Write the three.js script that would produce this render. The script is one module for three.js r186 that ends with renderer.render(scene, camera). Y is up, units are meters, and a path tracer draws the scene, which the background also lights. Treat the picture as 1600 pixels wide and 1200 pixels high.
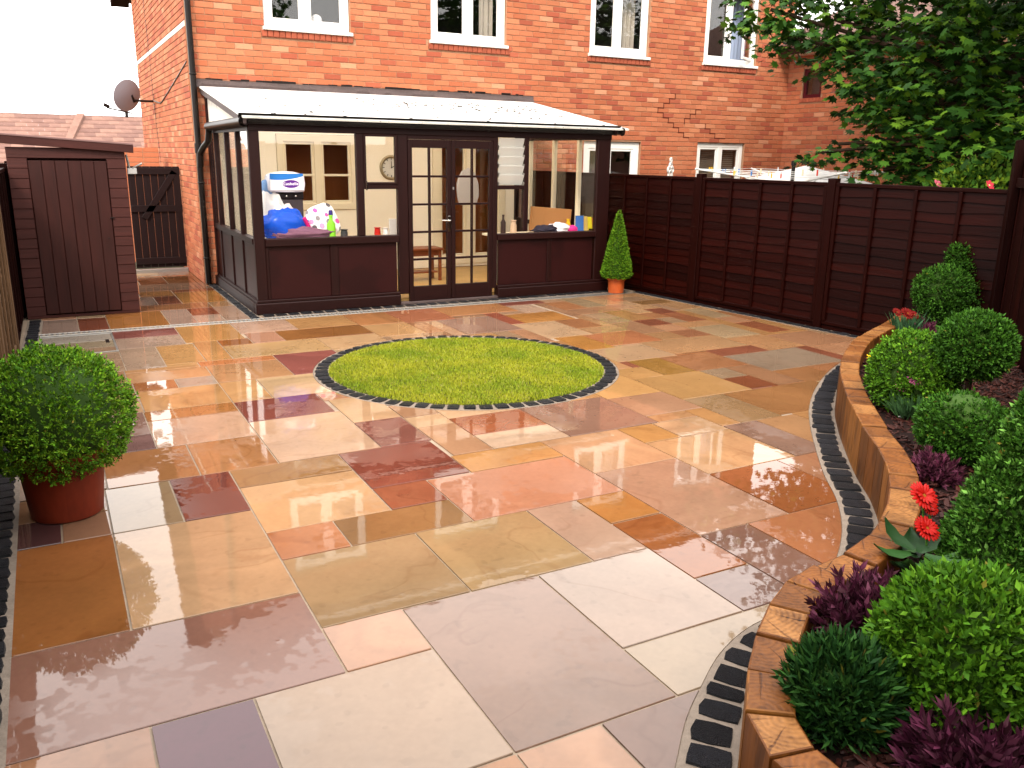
import * as THREE from 'three';
import { mergeGeometries } from 'three/addons/utils/BufferGeometryUtils.js';
import { ImprovedNoise } from 'three/addons/math/ImprovedNoise.js';
import { Brush, Evaluator, SUBTRACTION } from 'three-bvh-csg';

// ---------------------------------------------------------------- camera, sky, sun, exposure
const scene = new THREE.Scene();
const EYE = new THREE.Vector3(0, 1.7, 0), FPX = 1328.9;
const camera = new THREE.PerspectiveCamera(2 * Math.atan(600 / FPX) * 180 / Math.PI, 4 / 3, 0.05, 400);
camera.position.copy(EYE);
camera.rotation.order = 'YXZ';
camera.rotation.set(-0.263205, -0.496318, 0.015698);
camera.updateMatrixWorld(true);
const renderer = new THREE.WebGLRenderer({ antialias: true });
renderer.toneMapping = THREE.LinearToneMapping;
renderer.toneMappingExposure = 4.2;
renderer.shadowMap.enabled = true;
const noise = new ImprovedNoise();
{ // overcast sky, slightly brighter overhead, soft cloud mottling
  const w = 256, h = 128, d = new Float32Array(w * h * 4);
  for (let j = 0; j < h; j++) for (let i = 0; i < w; i++) {
    const el = ((j + .5) / h - .5) * Math.PI, az = (i + .5) / w * Math.PI * 2;
    const x = Math.cos(az) * Math.cos(el), y = Math.sin(el), z = Math.sin(az) * Math.cos(el);
    let n = 0, a = .5;
    for (let o = 0; o < 4; o++) { n += a * noise.noise(x * 2.3 * 2 ** o + 7, y * 4 * 2 ** o + 3, z * 2.3 * 2 ** o); a *= .5; }
    let v = y > 0 ? (.92 + .12 * y) * (1 + .22 * n) : .3;
    const k = (j * w + i) * 4;
    d[k] = v * 1.02; d[k + 1] = v * .99; d[k + 2] = v * .955; d[k + 3] = 1;
  }
  const t = new THREE.DataTexture(d, w, h, THREE.RGBAFormat, THREE.FloatType);
  t.mapping = THREE.EquirectangularReflectionMapping; t.magFilter = THREE.LinearFilter; t.minFilter = THREE.LinearFilter; t.wrapS = THREE.RepeatWrapping; t.needsUpdate = true;
  scene.background = t; scene.environment = t;
}
const sun = new THREE.DirectionalLight(0xfff1e0, .9);
sun.position.set(-9, 20, 11); sun.target.position.set(3, 0, -6);
sun.castShadow = true; sun.shadow.radius = 24;
sun.shadow.mapSize.set(2048, 2048);
Object.assign(sun.shadow.camera, { left: -16, right: 16, top: 16, bottom: -16, near: 1, far: 60 });
scene.add(sun, sun.target);

// ---------------------------------------------------------------- helpers
let seed = 12345;
const rnd = () => { seed = (seed + 0x6D2B79F5) | 0; let t = Math.imul(seed ^ (seed >>> 15), 1 | seed); t = (t + Math.imul(t ^ (t >>> 7), 61 | t)) ^ t; return ((t ^ (t >>> 14)) >>> 0) / 4294967296; };
const rr = (a, b) => a + (b - a) * rnd();
const pick = (a) => a[Math.floor(rnd() * a.length)];
const V = (x, y, z) => new THREE.Vector3(x, y, z);
const rayOf = (u, v) => V((u - 800) / FPX, -(v - 600) / FPX, -1).applyQuaternion(camera.quaternion);
const atY = (u, v, y = 0) => { const d = rayOf(u, v); return d.multiplyScalar((y - EYE.y) / d.y).add(EYE); };
const atZ = (u, v, z) => { const d = rayOf(u, v); return d.multiplyScalar(z / d.z).add(EYE); };
const atX = (u, v, x) => { const d = rayOf(u, v); return d.multiplyScalar(x / d.x).add(EYE); };
const lin = (hex, k = 1) => new THREE.Color(hex).multiplyScalar(k);
const taken = {};
const numbered = (n) => { const k = taken[n] = (taken[n] ?? -1) + 1; return k ? `${n}_${String(k).padStart(3, '0')}` : n; };
function tag(o, label, category, group, kind) { if (label) o.userData.label = label; if (category) o.userData.category = category; if (group) o.userData.group = group; if (kind) o.userData.kind = kind; return o; }
function thing(name, label, category, pos = [0, 0, 0], turn = 0, group) {
  const o = new THREE.Group(); o.name = numbered(name); o.position.set(...pos); o.rotation.y = turn; scene.add(o);
  return tag(o, label, category, group);
}
function part(name, geo, mat, parent = scene) {
  const m = new THREE.Mesh(geo, mat); m.name = parent === scene ? numbered(name) : name; m.castShadow = m.receiveShadow = true; parent.add(m); return m;
}
// uv in metres by the way each face points; axis = direction the grain (u) runs along
function tri(g, axis = 'x', ou = 0, ov = 0) {
  const p = g.attributes.position, n = g.attributes.normal, uv = new Float32Array(p.count * 2), A = { x: 0, y: 1, z: 2 }[axis];
  for (let i = 0; i < p.count; i++) {
    const q = [p.getX(i), p.getY(i), p.getZ(i)], m = [Math.abs(n.getX(i)), Math.abs(n.getY(i)), Math.abs(n.getZ(i))];
    const k = m[0] > m[1] && m[0] > m[2] ? 0 : m[1] > m[2] ? 1 : 2; let o = [0, 1, 2].filter((e) => e !== k);
    if (o[1] === A) o = [o[1], o[0]];
    uv[i * 2] = q[o[0]] + ou; uv[i * 2 + 1] = q[o[1]] + ov;
  }
  g.setAttribute('uv', new THREE.BufferAttribute(uv, 2)); return g;
}
function cbox(w, h, d, c = .004) { // chamfered box centred on the origin
  c = Math.min(c, w * .3, h * .3, d * .3);
  const s = new THREE.Shape(); const a = w / 2 - c, b = h / 2 - c;
  s.moveTo(-a, -b); s.lineTo(a, -b); s.lineTo(a, b); s.lineTo(-a, b); s.closePath();
  const g = new THREE.ExtrudeGeometry(s, { depth: d - 2 * c, bevelEnabled: true, bevelSize: c, bevelThickness: c, bevelSegments: 1, steps: 1, curveSegments: 1 });
  g.translate(0, 0, -(d / 2 - c)); return g;
}
const boxB = (x0, x1, y0, y1, z0, z1, c = .004, axis) => { const w = x1 - x0, h = y1 - y0, d = z1 - z0; const g = cbox(w, h, d, c); g.translate((x0 + x1) / 2, (y0 + y1) / 2, (z0 + z1) / 2); return tri(g, axis || (w >= h && w >= d ? 'x' : h >= d ? 'y' : 'z'), rr(0, 9), rr(0, 9)); };
const bar = (parent, name, x0, x1, y0, y1, z0, z1, mat, c, axis) => part(name, boxB(x0, x1, y0, y1, z0, z1, c, axis), mat, parent);
function tube(pts, r, seg = 24, rad = 10, closed = false) { return new THREE.TubeGeometry(new THREE.CatmullRomCurve3(pts.map((p) => p.isVector3 ? p : V(...p)), closed, 'catmullrom', .1), seg, r, rad, closed); }
function rod(a, b, r, rad = 8) { const A = a.isVector3 ? a : V(...a), B = b.isVector3 ? b : V(...b), d = B.clone().sub(A), g = new THREE.CylinderGeometry(r, r, d.length(), rad); g.applyQuaternion(new THREE.Quaternion().setFromUnitVectors(V(0, 1, 0), d.normalize())); g.translate((A.x + B.x) / 2, (A.y + B.y) / 2, (A.z + B.z) / 2); return g; }

// ---------------------------------------------------------------- textures (tileable noise)
const hash = (x, y, s) => { let h = Math.imul(x, 374761393) ^ Math.imul(y, 668265263) ^ Math.imul(s, 974711); h = Math.imul(h ^ (h >>> 13), 1274126177); return ((h ^ (h >>> 16)) >>> 0) / 4294967296; };
function vn(x, y, px, py, s) { // periodic value noise
  const xi = Math.floor(x), yi = Math.floor(y), fx = x - xi, fy = y - yi, u = fx * fx * (3 - 2 * fx), v = fy * fy * (3 - 2 * fy);
  const X0 = ((xi % px) + px) % px, X1 = (X0 + 1) % px, Y0 = ((yi % py) + py) % py, Y1 = (Y0 + 1) % py;
  return (hash(X0, Y0, s) * (1 - u) + hash(X1, Y0, s) * u) * (1 - v) + (hash(X0, Y1, s) * (1 - u) + hash(X1, Y1, s) * u) * v;
}
function fbm(x, y, p, q, oct, s, gain = .5) { let a = 1, t = 0, n = 0; for (let o = 0; o < oct; o++) { t += a * vn(x * p, y * q, p, q, s + o); n += a; a *= gain; p *= 2; q *= 2; } return t / n; }
function tex(size, fn, rep, srgb) { // fn(u, v) -> [r, g, b] 0..1 or a number
  const d = new Uint8Array(size * size * 4);
  for (let j = 0; j < size; j++) for (let i = 0; i < size; i++) { const c = fn(i / size, j / size), k = (j * size + i) * 4; for (let e = 0; e < 3; e++) d[k + e] = Math.max(0, Math.min(255, (c.length ? c[e] : c) * 255)); d[k + 3] = 255; }
  const t = new THREE.DataTexture(d, size, size); t.wrapS = t.wrapT = THREE.RepeatWrapping; t.magFilter = THREE.LinearFilter; t.minFilter = THREE.LinearMipmapLinearFilter; t.generateMipmaps = true;
  if (srgb) t.colorSpace = THREE.SRGBColorSpace; t.repeat.set(rep, rep); t.needsUpdate = true; return t;
}
const smooth = (a, b, x) => { x = Math.max(0, Math.min(1, (x - a) / (b - a))); return x * x * (3 - 2 * x); };
const tStone = [11, 57, 93].map((s, k) => tex(512, (u, v) => {
  const w = fbm(u, v, 3, 3, 3, s + 5) - .5, sw = fbm(u + w * .3, v + w * .5, k === 1 ? 2 : 3, k === 1 ? 7 : 4, 5, s), bands = k === 1 ? .5 + .5 * Math.sin((v + w * .55) * Math.PI * 2 * 7) : .5;
  const gr = fbm(u, v, 90, 90, 2, s + 9), sp = smooth(.74, .82, fbm(u, v, 40, 40, 2, s + 20));
  const b = .70 + .48 * (sw - .5) + .1 * (gr - .5) + .10 * (bands - .5) * smooth(.4, .7, sw + .1) - .08 * sp;
  const hue = (fbm(u, v, 2, 2, 4, s + 31) - .5) * .34;
  const vein = smooth(.035, .0, Math.abs(fbm(u + w * .4, v + w * .4, 3, 5, 4, s + 61) - .5)) * smooth(.45, .65, fbm(u, v, 3, 3, 2, s + 66)); return [b + .16 + hue * .2 - .1 * vein, b + .145 - hue * .15 - .13 * vein, b + .14 - hue * .35 - .15 * vein];
}, .62, false));
const tWet = tex(1024, (u, v) => { // roughness: standing film, damp stone and speckled drying margins
  const a = fbm(u, v, 5, 5, 5, 401, .55), f = fbm(u, v, 120, 120, 2, 433), w = smooth(.60, .63, a + (f - .5) * .18 * smooth(.5, .58, a));
  const r = .016 + .02 * fbm(u, v, 14, 14, 3, 450) + .2 * w; return [r, r, r];
}, .27, false);
const tWave = tex(512, (u, v) => .65 * fbm(u, v, 4, 4, 2, 77) + .26 * fbm(u, v, 14, 14, 2, 79) + .09 * fbm(u, v, 70, 70, 2, 88), .5, false);
const tGrain = tex(512, (u, v) => { const w = (fbm(u, v, 2, 4, 3, 201) - .5) * .12, g = fbm(u, v + w, 3, 60, 4, 210, .6), k = fbm(u, v, 6, 10, 3, 230), b = .62 + .5 * (g - .5) + .22 * (k - .5); return [b + .2, b + .19, b + .18]; }, .9, false);
const tOak = tex(512, (u, v) => { const w = (fbm(u, v, 2, 3, 4, 301) - .5) * .25, s = .5 + .5 * Math.sin((v + w) * Math.PI * 2 * 16), g = fbm(u, v + w * .4, 4, 90, 3, 310, .6), k = smooth(.62, .72, fbm(u, v, 5, 14, 4, 333)); const b = .6 + .22 * (s - .5) + .42 * (g - .5) - .28 * k; return [b + .25, b + .2, b + .12]; }, 1.1, false);
const tRings = tex(512, (u, v) => { // end grain: bands of growth arcs with checks
  const x = u - .5, y = v - .5, r = Math.hypot(x, y * 1.15) + (fbm(u, v, 5, 5, 4, 501) - .5) * .07, s = .5 + .5 * Math.sin(r * 150), g = fbm(u, v, 40, 40, 3, 515), m = fbm(u, v, 3, 3, 4, 523);
  const an = Math.atan2(y, x), ck = smooth(.985, 1, .5 + .5 * Math.sin(an * 7 + m * 3)) * smooth(.05, .2, r); const st = smooth(.5, .7, fbm(u, v, 4, 4, 5, 541)), sp = smooth(.025, .0, Math.abs(fbm(u, v, 3, 9, 4, 551) - .5)) * smooth(.5, .6, fbm(u, v, 4, 4, 2, 560)), b = .6 + .2 * (s - .5) + .5 * (g - .5) + .6 * (m - .5) - .4 * ck - .26 * st - .35 * sp; return [b + .22, b + .15, b + .07];
}, 2.2, false);
const tMott = tex(512, (u, v) => { const b = .72 + .5 * (fbm(u, v, 6, 6, 5, 601) - .5) + .2 * (fbm(u, v, 60, 60, 2, 611) - .5); return [b + .1, b + .1, b + .1]; }, 1.2, false);
const tBump = tex(512, (u, v) => fbm(u, v, 16, 16, 5, 700, .6), 2.5, false);
const tBrickB = tex(512, (u, v) => .6 * fbm(u, v, 30, 30, 4, 711, .65) + .4 * fbm(u, v, 8, 20, 3, 715), 2.2, false);
const tDirt = tex(512, (u, v) => { const k = smooth(.5, .72, fbm(u, v, 5, 5, 5, 801)), b = .95 - .28 * k - .1 * (fbm(u, v, 50, 50, 2, 820) - .5); return [b, b * .985, b * .96]; }, .8, false);

const tSheet = tex(512, (u, v) => { const k = smooth(.55, .75, fbm(u, v, 4, 4, 6, 861)), sp = smooth(.7, .76, fbm(u, v, 45, 45, 3, 870)), b = 1 - .14 * k - .35 * sp; return [b, b * .99, b * .97]; }, .55, false);
const std = (color, o = {}) => new THREE.MeshPhysicalMaterial({ color, roughness: .7, specularIntensity: .4, ...o });
const phy = (color, o = {}) => new THREE.MeshPhysicalMaterial({ color, roughness: .7, ...o });
const M = {
  mortar: std(lin(0xd2b9a0, .42), { roughness: .5, map: tMott, bumpMap: tBump, bumpScale: .003 }),
  wallMortar: std(lin(0xeeb48e, .48), { roughness: .95, map: tMott, bumpMap: tBump, bumpScale: .002 }),
  brick: std(0xffffff, { roughness: .9, map: tMott, bumpMap: tBrickB, bumpScale: .0012 }),
  joint: std(lin(0xb4a292, .42), { roughness: .7, map: tMott, bumpMap: tBump, bumpScale: .004 }),
  crack: std(lin(0x6e2a1c, .4), { roughness: 1 }),
  cobble: std(lin(0x2a2b31, .62), { roughness: .3, map: tMott, bumpMap: tBump, bumpScale: .012 }),
  frame: std(lin(0x42140f, .26), { roughness: .5, map: tGrain, bumpMap: tGrain, bumpScale: .0015 }),
  panel: std(lin(0x4a1a1a, .3), { roughness: .45, map: tDirt, bumpMap: tGrain, bumpScale: .0008 }),
  fence: std(lin(0x5a1404, .1), { roughness: .5, specularIntensity: .12, map: tGrain, bumpMap: tGrain, bumpScale: .003 }),
  fenceDark: std(lin(0x481004, .13), { roughness: .6, specularIntensity: .12, map: tGrain, bumpMap: tGrain, bumpScale: .003 }),
  shed: std(lin(0x5a2c26, .48), { roughness: .6, map: tGrain, bumpMap: tGrain, bumpScale: .002 }),
  shedDoor: std(lin(0x4c221c, .46), { roughness: .6, map: tGrain, bumpMap: tGrain, bumpScale: .002 }),
  gate: std(lin(0x2c0d0e, .35), { roughness: .6, map: tGrain, bumpMap: tGrain, bumpScale: .002 }),
  weathered: std(lin(0xa07a58, .34), { roughness: .9, map: tGrain, bumpMap: tGrain, bumpScale: .005 }),
  black: std(lin(0x17110f), { roughness: .35 }),
  lead: std(lin(0x6a5a58, .6), { roughness: .6, map: tMott, bumpMap: tBump, bumpScale: .006 }),
  pvc: std(lin(0xf4f2ee, .85), { roughness: .35 }),
  cream: std(lin(0xfdf3dc, .98), { roughness: .6 }),
  creamFrame: std(lin(0xf6e8c8, .9), { roughness: .45 }),
  glass: phy(0xffffff, { roughness: 0, transmission: 1, thickness: 0, ior: 1.5 }),
  poly: phy(lin(0xfaf8f4, .95), { roughness: .95, transmission: .85, thickness: 0, map: tSheet }),
  frosted: phy(lin(0xf2f2ee, .9), { roughness: .35, transmission: .55, thickness: 0 }),
  room: std(lin(0x57504c, .6), { roughness: .9 }),
  orange: std(lin(0xd2773c, .8), { roughness: .85 }),
  laminate: std(lin(0xe6b870, .7), { roughness: .35, map: tGrain }),
  steel: std(lin(0xa8a6a2), { roughness: .4, metalness: .9 }),
  chrome: std(lin(0xe0dcd4), { roughness: .12, metalness: 1 }),
  soil: std(lin(0x2a120c, .5), { roughness: 1, map: tMott }),
  roofTile: std(lin(0x8f6a60, .55), { roughness: .85, map: tMott }),
  bark: std(lin(0x4c3826, .5), { roughness: .95, map: tGrain, bumpMap: tGrain, bumpScale: .01 }),
};
for (const m of Object.values(M)) m.side = THREE.FrontSide;

// ---------------------------------------------------------------- ground and patio
const struct = (o) => tag(o, null, null, null, 'structure');
const flat = (g) => { g.rotateX(-Math.PI / 2); return g; };
{ const g = tri(flat(new THREE.PlaneGeometry(240, 240, 1, 1))); g.translate(0, -.12, -20); struct(part('ground', g, std(lin(0x6b6a45, .45), { roughness: 1, map: tMott }))); }
const fenceX = (z) => 6.72 + .1 * (z + 9);

// line of the sleeper wall's patio face, far to near
const wallLine = new THREE.CatmullRomCurve3([[7.03, -5.3], [6.45, -5.0], [5.82, -4.72], [5.2, -4.33], [4.72, -3.95], [4.42, -3.66], [4.11, -3.33], [3.8, -2.98], [3.58, -2.7], [3.36, -2.47], [3.16, -2.3], [2.96, -2.16], [2.8, -2.07], [2.6, -1.98], [2.42, -1.94], [2.2, -1.91], [2.02, -1.84], [1.85, -1.73], [1.71, -1.63], [1.59, -1.52], [1.49, -1.42], [1.43, -1.32], [1.4, -1.2], [1.4, -.95], [1.42, -.5], [1.45, .05], [1.47, .6]].map(([x, z]) => V(x, 0, z)));
const WL = wallLine.getLength();
const wallAt = (s, off = 0) => { const u = Math.max(0, Math.min(1, s / WL)), p = wallLine.getPointAt(u), t = wallLine.getTangentAt(u); return V(p.x - t.z * off, 0, p.z + t.x * off); };
const CX = 2.93, CZ = -6.19, CR = 1.25;

const ev = new Evaluator(); ev.useGroups = false; ev.attributes = ['position', 'normal'];
function prism(pts, y0, y1) { // pts: [x, z]
  const s = new THREE.Shape(pts.map(([x, z]) => new THREE.Vector2(x, -z)));
  const g = new THREE.ExtrudeGeometry(s, { depth: y1 - y0, bevelEnabled: false, curveSegments: 1 }); g.rotateX(-Math.PI / 2); g.translate(0, y0, 0); g.deleteAttribute('uv'); return g;
}
const brush = (g) => { const b = new Brush(g); b.updateMatrixWorld(true); return b; };
const bandPts = []; for (let s = 0; s <= WL; s += .06) { const p = wallAt(s, .175); bandPts.push([p.x, p.z]); }
const discPts = []; for (let k = 0; k < 72; k++) discPts.push([CX + CR * Math.cos(k / 72 * 6.28318531), CZ + CR * Math.sin(k / 72 * 6.28318531)]);
const cutBed = brush(prism([[9, -5.6], ...bandPts.map((p, k) => k === 0 ? [p[0] + .3, p[1] - .1] : p), [9, .9]], -.3, .3));
const cutDisc = brush(prism(discPts, -.3, .3));
const cutFence = brush(prism([[fenceX(-9.6) - .15, -9.6], [fenceX(-4) - .15, -4], [9, -4], [9, -9.6]], -.3, .3));
const leftX = (z) => -.225 - Math.min(z + 9.6, 4.4) * .0275;
const cutLeft = brush(prism([[leftX(-9.8) + .068, -9.8], [leftX(-5.2) + .068, -5.2], [leftX(.7) + .068, .7], [-2, .7], [-2, -9.8]], -.3, .3));
const inBed = (x, z) => { let c = false; const P = [[9, -5.6], ...bandPts, [9, .9]]; for (let i = 0, j = P.length - 1; i < P.length; j = i++) if ((P[i][1] > z) !== (P[j][1] > z) && x < (P[j][0] - P[i][0]) * (z - P[i][1]) / (P[j][1] - P[i][1]) + P[i][0]) c = !c; return c; };

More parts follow.
